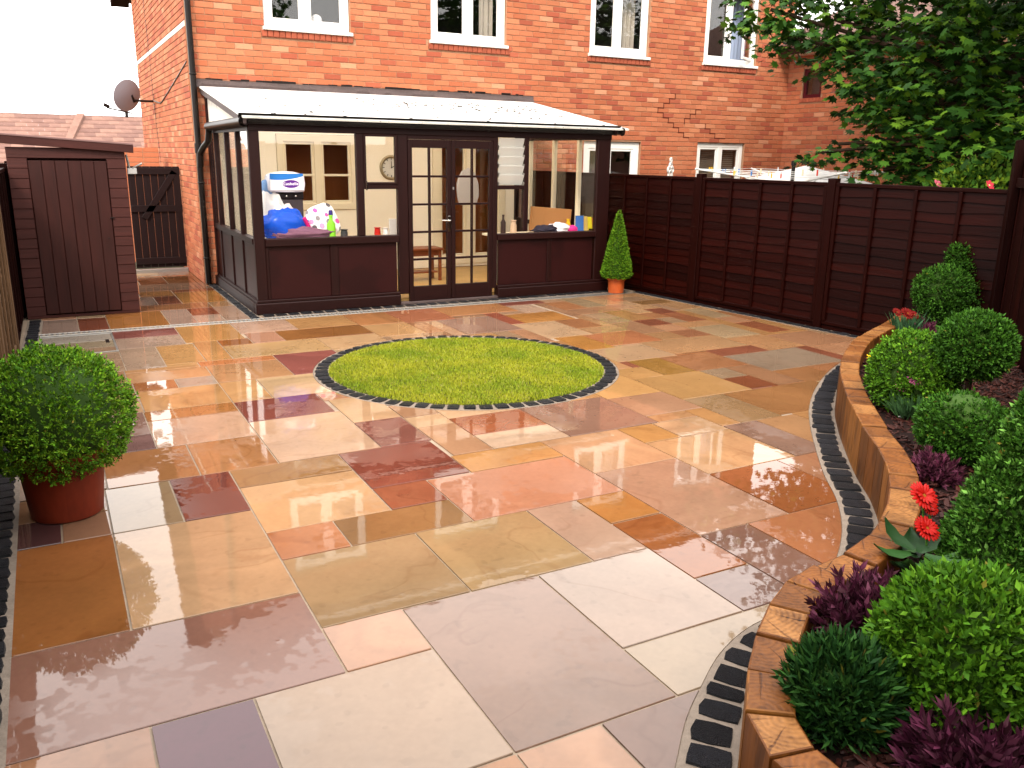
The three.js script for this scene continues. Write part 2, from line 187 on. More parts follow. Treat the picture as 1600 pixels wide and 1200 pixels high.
const patio = (() => { const g = tri(prism([[-.47, .6], [1.3, .6], [7.4, .6], [7.4, -4], [6.72, -9.4], [1.8, -9.4], [1.8, -13.25], [-.47, -13.25]], -.1, -.006)); const m = part('patio', g, M.mortar); return struct(m); })();
const slabMats = {};
function slabMat(r, g, b) {
  return slabMats[[r, g, b].join()] ??= phy(new THREE.Color().setRGB(r / 255, g / 255, b / 255, THREE.SRGBColorSpace).multiplyScalar(.41), { map: pick(tStone), roughness: 1, roughnessMap: tWet, bumpMap: tWave, bumpScale: .0008, ior: 1.46 });
}
const SLABS = [
  [0.105, 0.415, -2.48, -1.864, 109, 49, 68], [-0.285, 0.105, -2.48, -1.864, 202, 147, 112], [0.415, 1.04, -2.48, -1.864, 194, 166, 141], [1.04, 1.34, -1.865, -1.244, 206, 156, 121],
  [1.34, 2.001, -1.865, -1.224, 146, 111, 95], [1.04, 1.645, -2.79, -1.865, 165, 128, 107], [1.645, 2.22, -2.79, -2.175, 194, 165, 143], [1.645, 2.52, -2.175, -1.865, 188, 162, 134],
  [-0.285, 0.725, -3.09, -2.48, 164, 118, 101], [0.725, 1.04, -2.79, -2.48, 206, 152, 115], [0.725, 1.34, -3.4, -2.79, 183, 151, 113], [1.34, 1.93, -3.4, -2.79, 192, 158, 114],
  [1.93, 2.22, -3.4, -2.79, 203, 168, 144], [2.22, 2.52, -3.4, -3.08, 199, 134, 71], [2.22, 2.52, -3.08, -2.47, 177, 107, 60], [2.22, 2.52, -2.47, -2.175, 147, 114, 102],
  [2.52, 2.81, -2.79, -1.864, 145, 106, 90], [2.81, 3.6, -2.79, -1.894, 187, 122, 83], [3.09, 3.6, -3.39, -2.79, 168, 101, 60], [3.6, 4.401, -3.39, -2.494, 193, 134, 99],
  [2.52, 3.09, -3.675, -2.79, 203, 154, 124], [1.645, 2.52, -3.992, -3.4, 207, 143, 110], [1.34, 1.645, -4, -3.7, 170, 97, 68], [1.04, 1.645, -3.7, -3.4, 164, 119, 74],
  [0.725, 1.04, -3.7, -3.4, 202, 132, 86], [0.725, 1.34, -4.31, -3.7, 222, 175, 128], [0.725, 1.34, -4.59, -4.31, 180, 132, 83], [0.415, 0.725, -4.59, -4, 135, 74, 62],
  [0.105, 0.725, -4, -3.09, 218, 174, 132], [0.105, 0.415, -4.59, -4, 184, 153, 118], [-0.285, 0.105, -4, -3.09, 180, 114, 64], [-0.285, -0.1, -4.3, -4, 106, 69, 68],
  [-0.1, 0.105, -4.3, -4, 173, 129, 100], [-0.285, 0.105, -4.6, -4.3, 181, 135, 101], [1.34, 1.913, -4.596, -4, 146, 79, 63], [0.12, 0.58, -5.15, -4.59, 195, 135, 86],
  [0.58, 1, -5.15, -4.59, 199, 140, 92], [-0.285, 0.12, -5.15, -4.6, 193, 160, 137], [1, 1.581, -5.93, -5.43, 150, 82, 68], [1, 1.607, -5.43, -4.596, 221, 180, 147],
  [0.42, 1, -5.72, -5.15, 219, 176, 145], [0.42, 1, -5.95, -5.72, 190, 127, 73], [0.423, 0.72, -6.77, -6.5, 182, 119, 70], [0.72, 1, -6.77, -6.5, 188, 165, 145],
  [0.429, 1, -6.5, -5.95, 220, 166, 109], [1, 1.28, -6.52, -5.93, 220, 168, 114], [1.58, 2.112, -7.271, -6.52, 171, 99, 88], [0.962, 1.58, -7.27, -7.1, 209, 136, 85],
  [1, 1.58, -7.1, -6.52, 216, 161, 113], [0.399, 1, -7.1, -6.77, 216, 162, 111], [0.12, 0.42, -5.956, -5.45, 175, 137, 120], [0.12, 0.42, -5.45, -5.15, 151, 114, 107],
  [-0.285, 0.12, -5.956, -5.15, 196, 154, 122], [2.74, 3.431, -4.956, -4.28, 166, 125, 105], [2.52, 3.09, -4.28, -3.675, 219, 167, 125], [3.09, 3.371, -4.28, -3.97, 211, 156, 92],
  [3.09, 3.76, -3.97, -3.39, 217, 168, 121], [3.76, 4.051, -4.03, -3.39, 171, 133, 113], [1.607, 1.936, -5.126, -4.596, 156, 97, 83], [1.936, 2.2, -4.851, -4.278, 207, 157, 119],
  [2.2, 2.74, -4.946, -4.563, 181, 106, 70], [2.2, 2.74, -4.563, -4.28, 228, 189, 156], [1.913, 2.52, -4.278, -3.992, 215, 157, 98], [1.936, 2.2, -5.086, -4.851, 227, 185, 143],
  [6.129, 6.585, -8.326, -8.084, 172, 128, 82], [5.947, 6.203, -7.516, -7.014, 190, 121, 85], [6.347, 6.635, -6.756, -6.224, 174, 105, 72], [4.494, 5.095, -6.883, -6.374, 210, 136, 93],
  [5.095, 5.406, -6.686, -6.374, 197, 148, 103], [5.406, 5.711, -6.686, -6.374, 183, 123, 88], [4.169, 4.809, -6.3, -5.79, 214, 172, 132], [5.158, 5.719, -5.846, -5.598, 170, 103, 77],
  [5.164, 6.041, -5.598, -5.007, 179, 152, 127], [4.253, 4.588, -5.79, -5.268, 179, 132, 68], [4.588, 5.158, -5.79, -5.268, 195, 134, 91], [4.879, 5.164, -5.268, -4.637, 180, 130, 94],
  [4.603, 4.879, -5.268, -4.982, 184, 153, 121], [4.603, 4.879, -4.982, -4.637, 154, 91, 61], [3.929, 4.603, -5.268, -4.637, 212, 163, 105], [3.431, 3.929, -4.886, -4.424, 197, 149, 116],
  [3.929, 4.304, -4.637, -4.03, 174, 137, 97], [4.304, 5.241, -4.637, -4.054, 187, 133, 85], [3.731, 4.58, -8.87, -8.319, 219, 154, 102], [4.58, 5.131, -8.87, -8.67, 163, 95, 79],
  [4.58, 4.911, -8.67, -8.147, 225, 188, 159], [4.297, 4.921, -8.147, -7.655, 210, 144, 76], [4.121, 4.297, -8.319, -7.655, 193, 108, 81], [3.489, 4.121, -8.171, -7.374, 183, 143, 122],
  [4.121, 4.641, -7.655, -6.883, 227, 187, 146], [1.515, 2.071, -8.87, -8.285, 218, 176, 148], [2.071, 2.688, -8.87, -8.285, 219, 164, 105], [1.83, 2.688, -8.285, -7.804, 174, 114, 61],
  [1.537, 1.83, -8.285, -7.804, 213, 156, 124], [1.255, 1.537, -8.069, -7.804, 170, 107, 58], [2.688, 3.165, -8.87, -8.208, 206, 141, 88], [3.165, 3.731, -8.87, -8.171, 202, 127, 91],
  [2.688, 3.165, -8.208, -7.614, 220, 168, 114], [1.255, 2.112, -7.804, -7.271, 221, 175, 120], [2.112, 2.688, -7.804, -7.234, 228, 183, 134], [0.152, 0.42, -9.716, -8.99, 154, 88, 64],
  [0.42, 0.971, -9.892, -8.99, 201, 134, 72], [0.971, 1.24, -9.892, -8.99, 209, 172, 151], [1.24, 1.529, -9.892, -9.442, 162, 91, 62], [1.24, 1.515, -9.442, -8.99, 213, 176, 151],
  [0.778, 1.529, -10.267, -9.892, 187, 128, 85], [0.999, 1.255, -10.869, -10.267, 147, 87, 61], [1.255, 1.76, -11.113, -10.267, 210, 147, 81], [0.868, 1.255, -11.323, -10.869, 194, 134, 77],
  [1.255, 1.76, -11.323, -11.113, 166, 101, 66], [0.964, 1.301, -12.536, -11.902, 155, 96, 59], [1.301, 1.76, -12.556, -11.902, 163, 107, 66], [0.42, 0.985, -8.87, -8.501, 163, 97, 87],
  [0.42, 0.985, -8.501, -8.028, 203, 171, 148], [0.42, 0.72, -8.028, -7.198, 198, 166, 139], [0.189, 0.42, -7.95, -7.198, 204, 169, 137], [0.72, 1.038, -8.028, -7.27, 216, 162, 104],
  [1.038, 1.255, -8.069, -7.27, 215, 160, 101], [0.985, 1.515, -8.87, -8.069, 211, 155, 94], [0.399, 0.962, -7.198, -7.1, 212, 159, 107], [-0.285, 0.325, 0.284, 0.6, 193, 134, 99],
  [0.325, 0.649, 0.284, 0.6, 183, 151, 113], [0.649, 0.973, 0.014, 0.6, 151, 89, 66], [0.973, 1.295, 0.014, 0.6, 187, 122, 83], [1.295, 1.621, 0.284, 0.6, 193, 134, 99],
  [1.295, 2.189, -0.026, 0.284, 196, 136, 87], [0.649, 0.975, -0.566, 0.014, 201, 143, 98], [0.975, 1.295, -0.566, 0.014, 207, 159, 112], [1.295, 1.905, -0.336, -0.026, 207, 159, 112],
  [-0.285, 0.611, -0.876, -0.296, 198, 147, 103], [1.295, 2.189, -0.646, -0.336, 203, 157, 115], [0.649, 0.975, -1.146, -0.566, 183, 151, 113], [0.975, 1.295, -1.146, -0.566, 178, 117, 79],
  [1.295, 1.905, -1.224, -0.646, 187, 122, 83], [-0.285, 0.325, -1.186, -0.876, 207, 159, 112], [0.325, 0.609, -1.456, -0.876, 207, 159, 112], [1.04, 1.295, -1.244, -1.146, 207, 159, 112],
  [-0.285, 0.045, -1.496, -1.186, 187, 122, 83], [0.045, 0.325, -1.496, -1.186, 196, 136, 87], [0.325, 0.609, -1.766, -1.456, 205, 151, 95], [-0.285, 0.321, -1.864, -1.496, 187, 122, 83],
  [0.321, 0.649, -1.864, -1.766, 178, 117, 79], [4.401, 4.725, -4.054, -3.546, 211, 155, 100], [3.371, 3.76, -4.276, -3.97, 218, 174, 132], [3.76, 3.929, -4.424, -4.03, 211, 155, 100],
  [5.241, 5.581, -4.614, -4.054, 200, 169, 130], [3.431, 3.76, -4.424, -4.276, 216, 161, 113], [5.581, 5.901, -4.706, -4.396, 220, 168, 108], [6.189, 6.509, -5.246, -4.666, 218, 170, 132],
  [5.561, 5.901, -5.007, -4.706, 195, 134, 91], [5.901, 6.189, -5.006, -4.746, 193, 145, 109], [3.431, 3.929, -5.466, -4.886, 220, 168, 108], [6.509, 6.779, -5.246, -4.936, 218, 174, 132],
  [2.2, 2.74, -5.526, -4.946, 218, 174, 132], [2.74, 3.431, -5.536, -4.956, 211, 155, 100], [6.779, 7.061, -5.286, -4.976, 213, 164, 118], [6.041, 6.189, -5.606, -5.006, 170, 103, 77],
  [1.939, 2.2, -5.396, -5.086, 193, 145, 109], [1.607, 1.939, -5.706, -5.126, 218, 174, 132], [6.189, 6.779, -5.556, -5.246, 208, 153, 114], [3.929, 4.253, -5.586, -5.268, 220, 168, 108],
  [6.779, 7.061, -5.596, -5.286, 218, 170, 132], [1.939, 2.2, -5.976, -5.396, 208, 153, 114], [3.755, 3.929, -6.046, -5.466, 211, 155, 100], [6.189, 6.779, -6.136, -5.556, 208, 153, 114],
  [3.929, 4.169, -6.166, -5.586, 216, 161, 113], [4.169, 4.253, -5.79, -5.586, 170, 103, 77], [5.719, 6.189, -6.186, -5.606, 216, 161, 113], [6.779, 7.061, -5.906, -5.596, 208, 153, 114],
  [1.581, 1.939, -5.926, -5.706, 195, 134, 91], [4.809, 5.158, -5.846, -5.79, 195, 134, 91], [6.783, 7.059, -6.486, -5.906, 203, 162, 125], [-0.285, 0.429, -6.266, -5.956, 218, 174, 132],
  [6.347, 6.783, -6.224, -6.136, 211, 155, 100], [3.929, 4.169, -6.746, -6.166, 211, 155, 100], [5.711, 6.189, -6.766, -6.186, 200, 169, 130], [6.635, 6.783, -6.806, -6.224, 211, 155, 100],
  [-0.285, 0.041, -6.846, -6.266, 216, 161, 113], [0.041, 0.423, -6.766, -6.266, 193, 145, 109], [4.494, 4.809, -6.374, -6.3, 218, 170, 132], [6.783, 7.051, -6.806, -6.486, 216, 161, 113],
  [5.095, 5.415, -7.266, -6.686, 193, 145, 109], [5.415, 5.711, -6.996, -6.686, 208, 153, 114], [0.041, 0.399, -7.196, -6.766, 193, 145, 109], [3.085, 3.349, -7.356, -6.776, 203, 162, 125],
  [5.713, 6.189, -7.014, -6.766, 216, 161, 113], [6.347, 6.635, -7.066, -6.756, 208, 153, 114], [6.635, 7.051, -7.386, -6.806, 195, 134, 91], [-0.285, 0.041, -7.156, -6.846, 222, 175, 128],
  [4.641, 5.095, -7.196, -6.883, 213, 164, 118], [3.349, 3.749, -7.316, -7.006, 220, 168, 108], [5.415, 5.713, -7.306, -6.996, 170, 103, 77], [5.713, 5.947, -7.326, -7.014, 203, 162, 125],
  [6.203, 6.345, -7.596, -7.014, 211, 155, 100], [2.2, 2.759, -7.234, -7.036, 208, 153, 114], [2.759, 3.085, -7.614, -7.046, 222, 175, 128], [6.345, 6.635, -7.646, -7.066, 200, 169, 130],
  [-0.285, 0.041, -7.466, -7.156, 208, 153, 114], [0.72, 0.962, -7.27, -7.198, 220, 168, 108], [4.967, 5.095, -7.776, -7.196, 213, 164, 118], [5.095, 5.413, -7.846, -7.266, 203, 162, 125],
  [3.489, 3.749, -7.374, -7.316, 211, 155, 100], [5.413, 5.713, -7.886, -7.306, 211, 155, 100], [5.713, 5.945, -7.636, -7.326, 195, 134, 91], [3.085, 3.349, -7.614, -7.356, 193, 145, 109],
  [6.637, 7.051, -7.696, -7.386, 222, 175, 128], [-0.285, 0.041, -7.95, -7.466, 216, 161, 113], [5.945, 6.203, -7.826, -7.516, 170, 103, 77], [3.165, 3.349, -8.171, -7.614, 203, 140, 95],
  [6.203, 6.345, -8.084, -7.596, 218, 170, 132], [5.713, 5.945, -7.946, -7.636, 222, 175, 128], [6.345, 6.637, -8.084, -7.646, 213, 164, 118], [6.637, 7.051, -8.276, -7.696, 211, 155, 100],
  [5.095, 5.413, -8.156, -7.846, 193, 145, 109], [5.945, 6.203, -8.084, -7.826, 222, 175, 128], [5.413, 5.713, -8.196, -7.886, 208, 153, 114], [5.713, 5.945, -8.256, -7.946, 218, 170, 132],
  [5.949, 6.129, -8.396, -8.084, 218, 174, 132], [3.731, 4.121, -8.319, -8.171, 193, 145, 109], [4.297, 4.58, -8.319, -8.147, 218, 170, 132], [5.099, 5.411, -8.666, -8.156, 203, 140, 95],
  [5.711, 5.949, -8.87, -8.256, 222, 175, 128], [6.639, 7.051, -8.87, -8.276, 222, 175, 128], [6.129, 6.455, -8.636, -8.326, 203, 162, 125], [6.455, 6.585, -8.87, -8.326, 213, 164, 118],
  [5.949, 6.129, -8.87, -8.396, 208, 153, 114], [6.129, 6.455, -8.87, -8.636, 213, 164, 118], [5.131, 5.411, -8.87, -8.666, 218, 170, 132], [0.154, 0.416, -10.296, -9.716, 200, 169, 130],
  [-0.17, 0.154, -10.046, -9.736, 208, 153, 114], [0.416, 0.736, -10.476, -9.892, 203, 140, 95], [1.529, 1.76, -10.267, -9.916, 213, 164, 118], [-0.17, 0.154, -10.626, -10.046, 218, 170, 132],
  [0.154, 0.416, -10.606, -10.296, 208, 153, 114], [0.416, 0.736, -11.056, -10.476, 203, 140, 95], [0.154, 0.416, -11.206, -10.606, 222, 175, 128], [-0.17, 0.154, -11.206, -10.626, 218, 174, 132],
  [0.416, 0.736, -11.636, -11.056, 211, 155, 100], [-0.17, 0.416, -11.786, -11.206, 203, 162, 125], [0.416, 0.736, -12.216, -11.636, 203, 140, 95], [-0.17, 0.16, -12.096, -11.786, 208, 153, 114],
  [0.16, 0.416, -12.096, -11.786, 211, 155, 100], [-0.17, 0.416, -12.406, -12.096, 203, 162, 125], [0.416, 0.736, -12.796, -12.216, 208, 153, 114], [0.964, 1.3, -12.846, -12.536, 203, 162, 125],
  [1.3, 1.76, -13.1, -12.556, 195, 134, 91], [0.776, 0.874, -13.1, -12.656, 220, 168, 108], [0.416, 0.736, -13.1, -12.796, 220, 168, 108], [0.874, 0.964, -13.1, -12.796, 195, 134, 91],
  [0.964, 1.3, -13.1, -12.846, 220, 168, 108], [-0.17, 0.152, -9.736, -8.99, 193, 162, 144], [1.515, 1.76, -9.916, -8.99, 199, 160, 133], [-0.285, 0.649, -0.296, 0.284, 151, 89, 66],
  [0.649, 1.04, -1.864, -1.146, 201, 143, 98], [4.051, 4.401, -4.03, -3.39, 216, 161, 113], [5.164, 5.561, -5.007, -4.614, 187, 130, 84], [7.061, 7.15, -5.946, -5.056, 216, 161, 113],
  [4.809, 5.711, -6.374, -5.846, 213, 164, 118], [7.059, 7.15, -6.566, -5.946, 208, 153, 114], [6.189, 6.347, -7.014, -6.136, 211, 155, 100], [4.171, 4.494, -6.883, -6.3, 214, 149, 80],
  [2.112, 2.2, -7.234, -6.516, 200, 169, 130], [7.051, 7.15, -7.456, -6.566, 195, 134, 91], [3.749, 3.929, -7.374, -6.626, 203, 162, 125], [2.688, 2.759, -7.614, -7.234, 203, 162, 125],
  [3.929, 4.121, -7.374, -6.746, 208, 153, 114], [7.051, 7.15, -8.346, -7.456, 218, 174, 132], [4.641, 4.967, -7.655, -7.196, 195, 134, 91], [0.041, 0.189, -7.95, -7.196, 220, 168, 108],
  [4.961, 5.099, -8.67, -7.776, 193, 145, 109], [3.349, 3.489, -8.171, -7.316, 218, 170, 132], [7.051, 7.15, -8.87, -8.346, 200, 169, 130], [6.585, 6.639, -8.87, -8.084, 213, 164, 118],
  [5.411, 5.711, -8.87, -8.196, 200, 169, 130], [0.776, 0.999, -10.876, -10.267, 175, 147, 128], [0.776, 0.868, -11.766, -10.876, 200, 169, 130], [0.874, 1.76, -11.906, -11.323, 174, 133, 105],
  [0.776, 0.874, -12.656, -11.766, 203, 162, 125], [0.874, 0.964, -12.796, -11.906, 213, 164, 118], [-0.17, 0.416, -13.1, -12.406, 220, 168, 108], [1.28, 1.939, -6.52, -5.926, 229, 190, 144]
];
for (const [x0, x1, z0, z1, cr, cg, cb] of SLABS) {
  const j = .0045, w = x1 - x0 - 2 * j, d = z1 - z0 - 2 * j, cx = (x0 + x1) / 2, cz = (z0 + z1) / 2;
  let g = cbox(w, .045, d, .0025); g.translate(0, -.0225, 0);
  const cor = [[x0, z0], [x1, z0], [x1, z1], [x0, z1], [cx, cz], [cx, z0], [cx, z1], [x0, cz], [x1, cz]];
  const near = (f) => cor.some(([x, z]) => f(x, z));
  const nx = Math.max(x0, Math.min(CX, x1)), nz = Math.max(z0, Math.min(CZ, z1));
  const cuts = [];
  if (Math.hypot(nx - CX, nz - CZ) < CR) cuts.push(cutDisc);
  if (near(inBed)) cuts.push(cutBed);
  if (near((x, z) => x > fenceX(z) - .15) && z0 > -9) cuts.push(cutFence);
  if (x0 < leftX((z0 + z1) / 2) + .075 + Math.abs(z1 - z0) * .014 && z1 > -9.8) cuts.push(cutLeft);
  if (cuts.length) {
    g.deleteAttribute('uv'); g.translate(cx, 0, cz);
    let b = brush(g); for (const c of cuts) { b = ev.evaluate(b, c, SUBTRACTION); b.updateMatrixWorld(true); }
    g = b.geometry; if (!g.attributes.position.count) continue;
    g.translate(-cx, 0, -cz);
    g.computeBoundingBox(); const q = g.boundingBox; if (!(q.max.x - q.min.x > .03 && q.max.z - q.min.z > .03)) continue;
  }
  tri(g, rnd() < .5 ? 'x' : 'z', rr(0, 20), rr(0, 20));
  const m = part('slab', g, slabMat(cr, cg, cb), patio);
  m.position.set(cx, rr(-.0012, .0012), cz); m.rotation.set(rr(-.0022, .0022), 0, rr(-.0022, .0022));
}

// ---------------------------------------------------------------- cobble setts
const cobbleGeos = [0, 1, 2, 3, 4, 5].map((k) => {
  const g = new THREE.BoxGeometry(1, 1, 1, 2, 2, 2), p = g.attributes.position;
  for (let i = 0; i < p.count; i++) {
    const x = p.getX(i), y = p.getY(i), z = p.getZ(i), f = (q) => noise.noise(x * 2.1 + k * 5, y * 2.1 + q, z * 2.1) * .2, e = Math.abs(x) + Math.abs(z) > .9 ? .9 : 1;
    p.setXYZ(i, x * e * (y > .2 ? .9 : 1) + f(1), y * (Math.abs(x) + Math.abs(z) > .4 && y > .3 ? .88 : 1) + f(9) * .6, z * e * (y > .2 ? .9 : 1) + f(4));
  }
  g.computeVertexNormals(); return tri(g.scale(1, 1, 1));
});
const cobbleMats = [1, .75, 1.35].map((k) => { const m = M.cobble.clone(); m.color.multiplyScalar(k); return m; });
function cobble(parent, x, z, turn, w, d, top = .012) { const m = part('cobble', pick(cobbleGeos), pick(cobbleMats), parent); m.scale.set(w * rr(.88, 1.04), .07, d * rr(.88, 1.06)); m.position.set(x, top - .035 + rr(-.003, .003), z); m.rotation.set(rr(-.04, .04), turn + rr(-.05, .05) + (rnd() < .5 ? Math.PI : 0), rr(-.04, .04)); }
function strip(parent, name, pts, y1, mat) { part(name, tri(prism(pts, -.06, y1)), mat, parent); }
{ // ring round the lawn
  const t = thing('cobble_ring', 'ring of dark grey cobble setts edging the round lawn', 'cobbles', [CX, 0, CZ]);
  const out = [], inn = []; for (let k = 0; k <= 72; k++) { const a = k / 72 * Math.PI * 2; out.push([1.246 * Math.cos(a), 1.246 * Math.sin(a)]); inn.push([1.115 * Math.cos(a), 1.115 * Math.sin(a)]); }
  strip(t, 'mortar_bed', [...out, ...inn.reverse()], .0, M.joint);
  const n = 66; for (let k = 0; k < n; k++) { const a = k / n * Math.PI * 2; cobble(t, 1.18 * Math.cos(a), 1.18 * Math.sin(a), -a, .112, .1); }
}
{ // band along the sleeper wall
  const t = thing('cobble_band', 'curving band of black cobble setts at foot of the sleeper wall', 'cobbles');
  const A = [], B = []; for (let s = .1; s < WL; s += .08) { const a = wallAt(s, .172), b = wallAt(s, .003); A.push([a.x, a.z]); B.push([b.x, b.z]); }
  strip(t, 'mortar_bed', [...A, ...B.reverse()], .0, M.joint);
  for (let s = .15; s < WL - .1;) { const w = rr(.085, .13), o = rr(.083, .093); s += w / 2; const p = wallAt(s, o), q = wallAt(s + .02, o); cobble(t, p.x, p.z, -Math.atan2(q.z - p.z, q.x - p.x), w * .95, rr(.135, .155)); s += w / 2; }
}
function cobbleRun(name, label, a, b, w, pitch, rows = 1, top) {
  const t = thing(name, label, 'cobbles'), d = Math.hypot(b[0] - a[0], b[1] - a[1]), ux = (b[0] - a[0]) / d, uz = (b[1] - a[1]) / d, nx = -uz, nz = ux, W = w * rows / 2 + .012;
  strip(t, 'mortar_bed', [[a[0] + nx * W, a[1] + nz * W], [b[0] + nx * W, b[1] + nz * W], [b[0] - nx * W, b[1] - nz * W], [a[0] - nx * W, a[1] - nz * W]], .0, M.joint);
  for (let r = 0; r < rows; r++) for (let s = pitch / 2 + (r % 2) * pitch * .5; s < d - pitch * .4; s += pitch) { const o = (r - (rows - 1) / 2) * w; cobble(t, a[0] + ux * s + nx * o, a[1] + uz * s + nz * o, -Math.atan2(uz, ux), pitch * .95, w * .97, top); }
}
cobbleRun('cobble_edging', 'row of dark setts between drain grate and conservatory plinth', [1.9, -9.11], [6.6, -9.11], .13, .135);
cobbleRun('cobble_edging', 'row of dark setts along the short glazed side of the conservatory', [1.805, -11.6], [1.805, -8.99], .1, .1);
cobbleRun('cobble_edging', 'row of small dark setts along foot of the tall brown panel fence', [fenceX(-8.95) - .085, -8.95], [fenceX(-5.35) - .085, -5.35], .11, .11);
cobbleRun('cobble_edging', 'border of black setts running from the shed towards the ball pot', [leftX(-9.75), -9.75], [leftX(-5.2), -5.2], .115, .105, 1, .016);
cobbleRun('cobble_edging', 'border of black setts directly beside the leafy ball pot', [leftX(-5.19) - .01, -5.19], [leftX(.5) - .01, .5], .135, .105, 1, .016);
{ // linear drain
  const t = thing('drain_channel', 'pale steel slotted drain channel crossing the patio before the conservatory', 'drain');
  bar(t, 'channel_base', -.28, 6.55, -.09, -.03, -8.985, -8.875, M.black, .002);
  bar(t, 'edge_rail', -.28, 6.55, -.03, .004, -8.989, -8.98, M.steel, .002); bar(t, 'edge_rail', -.28, 6.55, -.03, .004, -8.88, -8.871, M.steel, .002);
  const g = boxB(-.009, .009, -.012, .003, -8.98, -8.88, .001); for (let k = 0; k < 151; k++) { const m = part('grate_bar', g, M.steel, t); m.position.x = -.26 + k * .045; }
}
{ // recessed inspection cover
  const t = thing('inspection_cover', 'recessed square inspection cover with pale stone inlay beside the drain', 'manhole cover', [.075, 0, -8.4]);
  for (const s of [-1, 1]) { bar(t, 'tray_edge', -.345, .345, -.05, .003, s * .415 - .008, s * .415 + .008, M.steel, .001); bar(t, 'tray_edge', s * .338 - .007, s * .338 + .007, -.05, .0025, -.407, .407, M.steel, .001); }
  part('inlay_slab', boxB(-.328, .328, -.045, -.001, -.404, -.09, .002), slabMat(200, 188, 172), t);
  part('inlay_slab', boxB(-.328, .328, -.045, -.001, -.08, .2, .002), slabMat(186, 166, 136), t);
  part('inlay_slab', boxB(-.328, .328, -.045, -.001, .21, .404, .002), slabMat(206, 168, 134), t);
  part('lifting_slot', boxB(.27, .3, 0, .002, -.12, .03, .0004), M.black, t);
}

// ---------------------------------------------------------------- lawn
{
  const g = new THREE.CircleGeometry(1.118, 64); g.rotateX(-Math.PI / 2); tri(g);
  const lawn = part('lawn', g, std(lin(0x3c4410, .5), { roughness: 1, map: tMott })); lawn.position.set(CX, .002, CZ); struct(lawn);
  const bg = new THREE.BufferGeometry(); // one bent tapering blade
  bg.setAttribute('position', new THREE.Float32BufferAttribute([-.5, 0, 0, .5, 0, 0, -.38, .55, .12, .38, .55, .12, 0, 1, .42], 3)); bg.setIndex([0, 1, 2, 2, 1, 3, 2, 3, 4]); bg.computeVertexNormals();
  const n = 90000, im = new THREE.InstancedMesh(bg, std(0xffffff, { roughness: .6, side: THREE.DoubleSide }), n), q = new THREE.Object3D(), c = new THREE.Color();
  for (let k = 0; k < n; k++) {
    const a = rnd() * Math.PI * 2, r = 1.125 * Math.sqrt(rnd()), x = r * Math.cos(a), z = r * Math.sin(a), m = noise.noise(x * 2.2, 4, z * 2.2) + .5 * noise.noise(x * 6, 8, z * 6);
    q.position.set(CX + x, .0, CZ + z); q.rotation.set(rr(-.5, .5), rnd() * 6.28, rr(-.5, .5)); const h = rr(.014, .026) * (1 + m * .08) * (r > 1.09 ? .8 : 1); q.scale.set(rr(.003, .005), h, h); q.updateMatrix(); im.setMatrixAt(k, q.matrix);
    const t = Math.max(0, Math.min(1, .5 + m * .9 + rr(-.45, .45))); c.setRGB(.15 + .15 * t, .215 + .09 * t, .006 + .008 * t); if (rnd() < .05) c.setRGB(.3, .26, .08); im.setColorAt(k, c);
  }
  im.name = 'grass'; im.castShadow = im.receiveShadow = true; scene.add(im); tag(im, 'short bright yellow-green grass of the round lawn', 'grass', null, 'stuff');
}

// ---------------------------------------------------------------- sleeper wall and bed
const oakEnd = [0xd08c4c, 0xb87438, 0xdc9c5c, 0xa86a32].map((h) => std(lin(h, .38), { roughness: .5, map: tRings, bumpMap: tRings, bumpScale: .002 }));
const oakSide = [0xb4702e, 0xa06026, 0xc07c36, 0x8a5424].map((h) => std(lin(h, .34), { roughness: .5, map: tOak, bumpMap: tOak, bumpScale: .0025 }));
{
  const t = thing('sleeper_wall', 'serpentine retaining wall of upright oiled oak sleepers', 'retaining wall');
  for (let s = .02; s < WL - .1;) {
    const len = rr(.175, .225), e = Math.min(s + len, WL), th = .125, gap = rr(.003, .007), a = wallAt(s + gap), b = wallAt(e - gap), a2 = wallAt(s + gap, -th), b2 = wallAt(e - gap, -th), mid = wallAt((s + e) / 2, -th / 2);
    const dz = rr(-.006, .006), pts = [a, b, b2, a2].map((p) => new THREE.Vector2(p.x - mid.x, -(p.z - mid.z)));
    const sh = new THREE.Shape(pts.map((p) => p.clone().multiplyScalar(1 - .008 / p.length())));
    const g = new THREE.ExtrudeGeometry(sh, { depth: .335 + dz, bevelEnabled: true, bevelSize: .007, bevelThickness: .007, bevelSegments: 2, steps: 1 }); g.rotateX(-Math.PI / 2); g.translate(0, -.047, 0);
    tri(g, 'y', rr(.13, .33), rr(.13, .33));
    const k = Math.floor(rnd() * 4), m = part('sleeper', g, [oakEnd[k], oakSide[Math.floor(rnd() * 4)]], t); m.position.set(mid.x, 0, mid.z); s = e;
  }
}
const SOIL = .2;
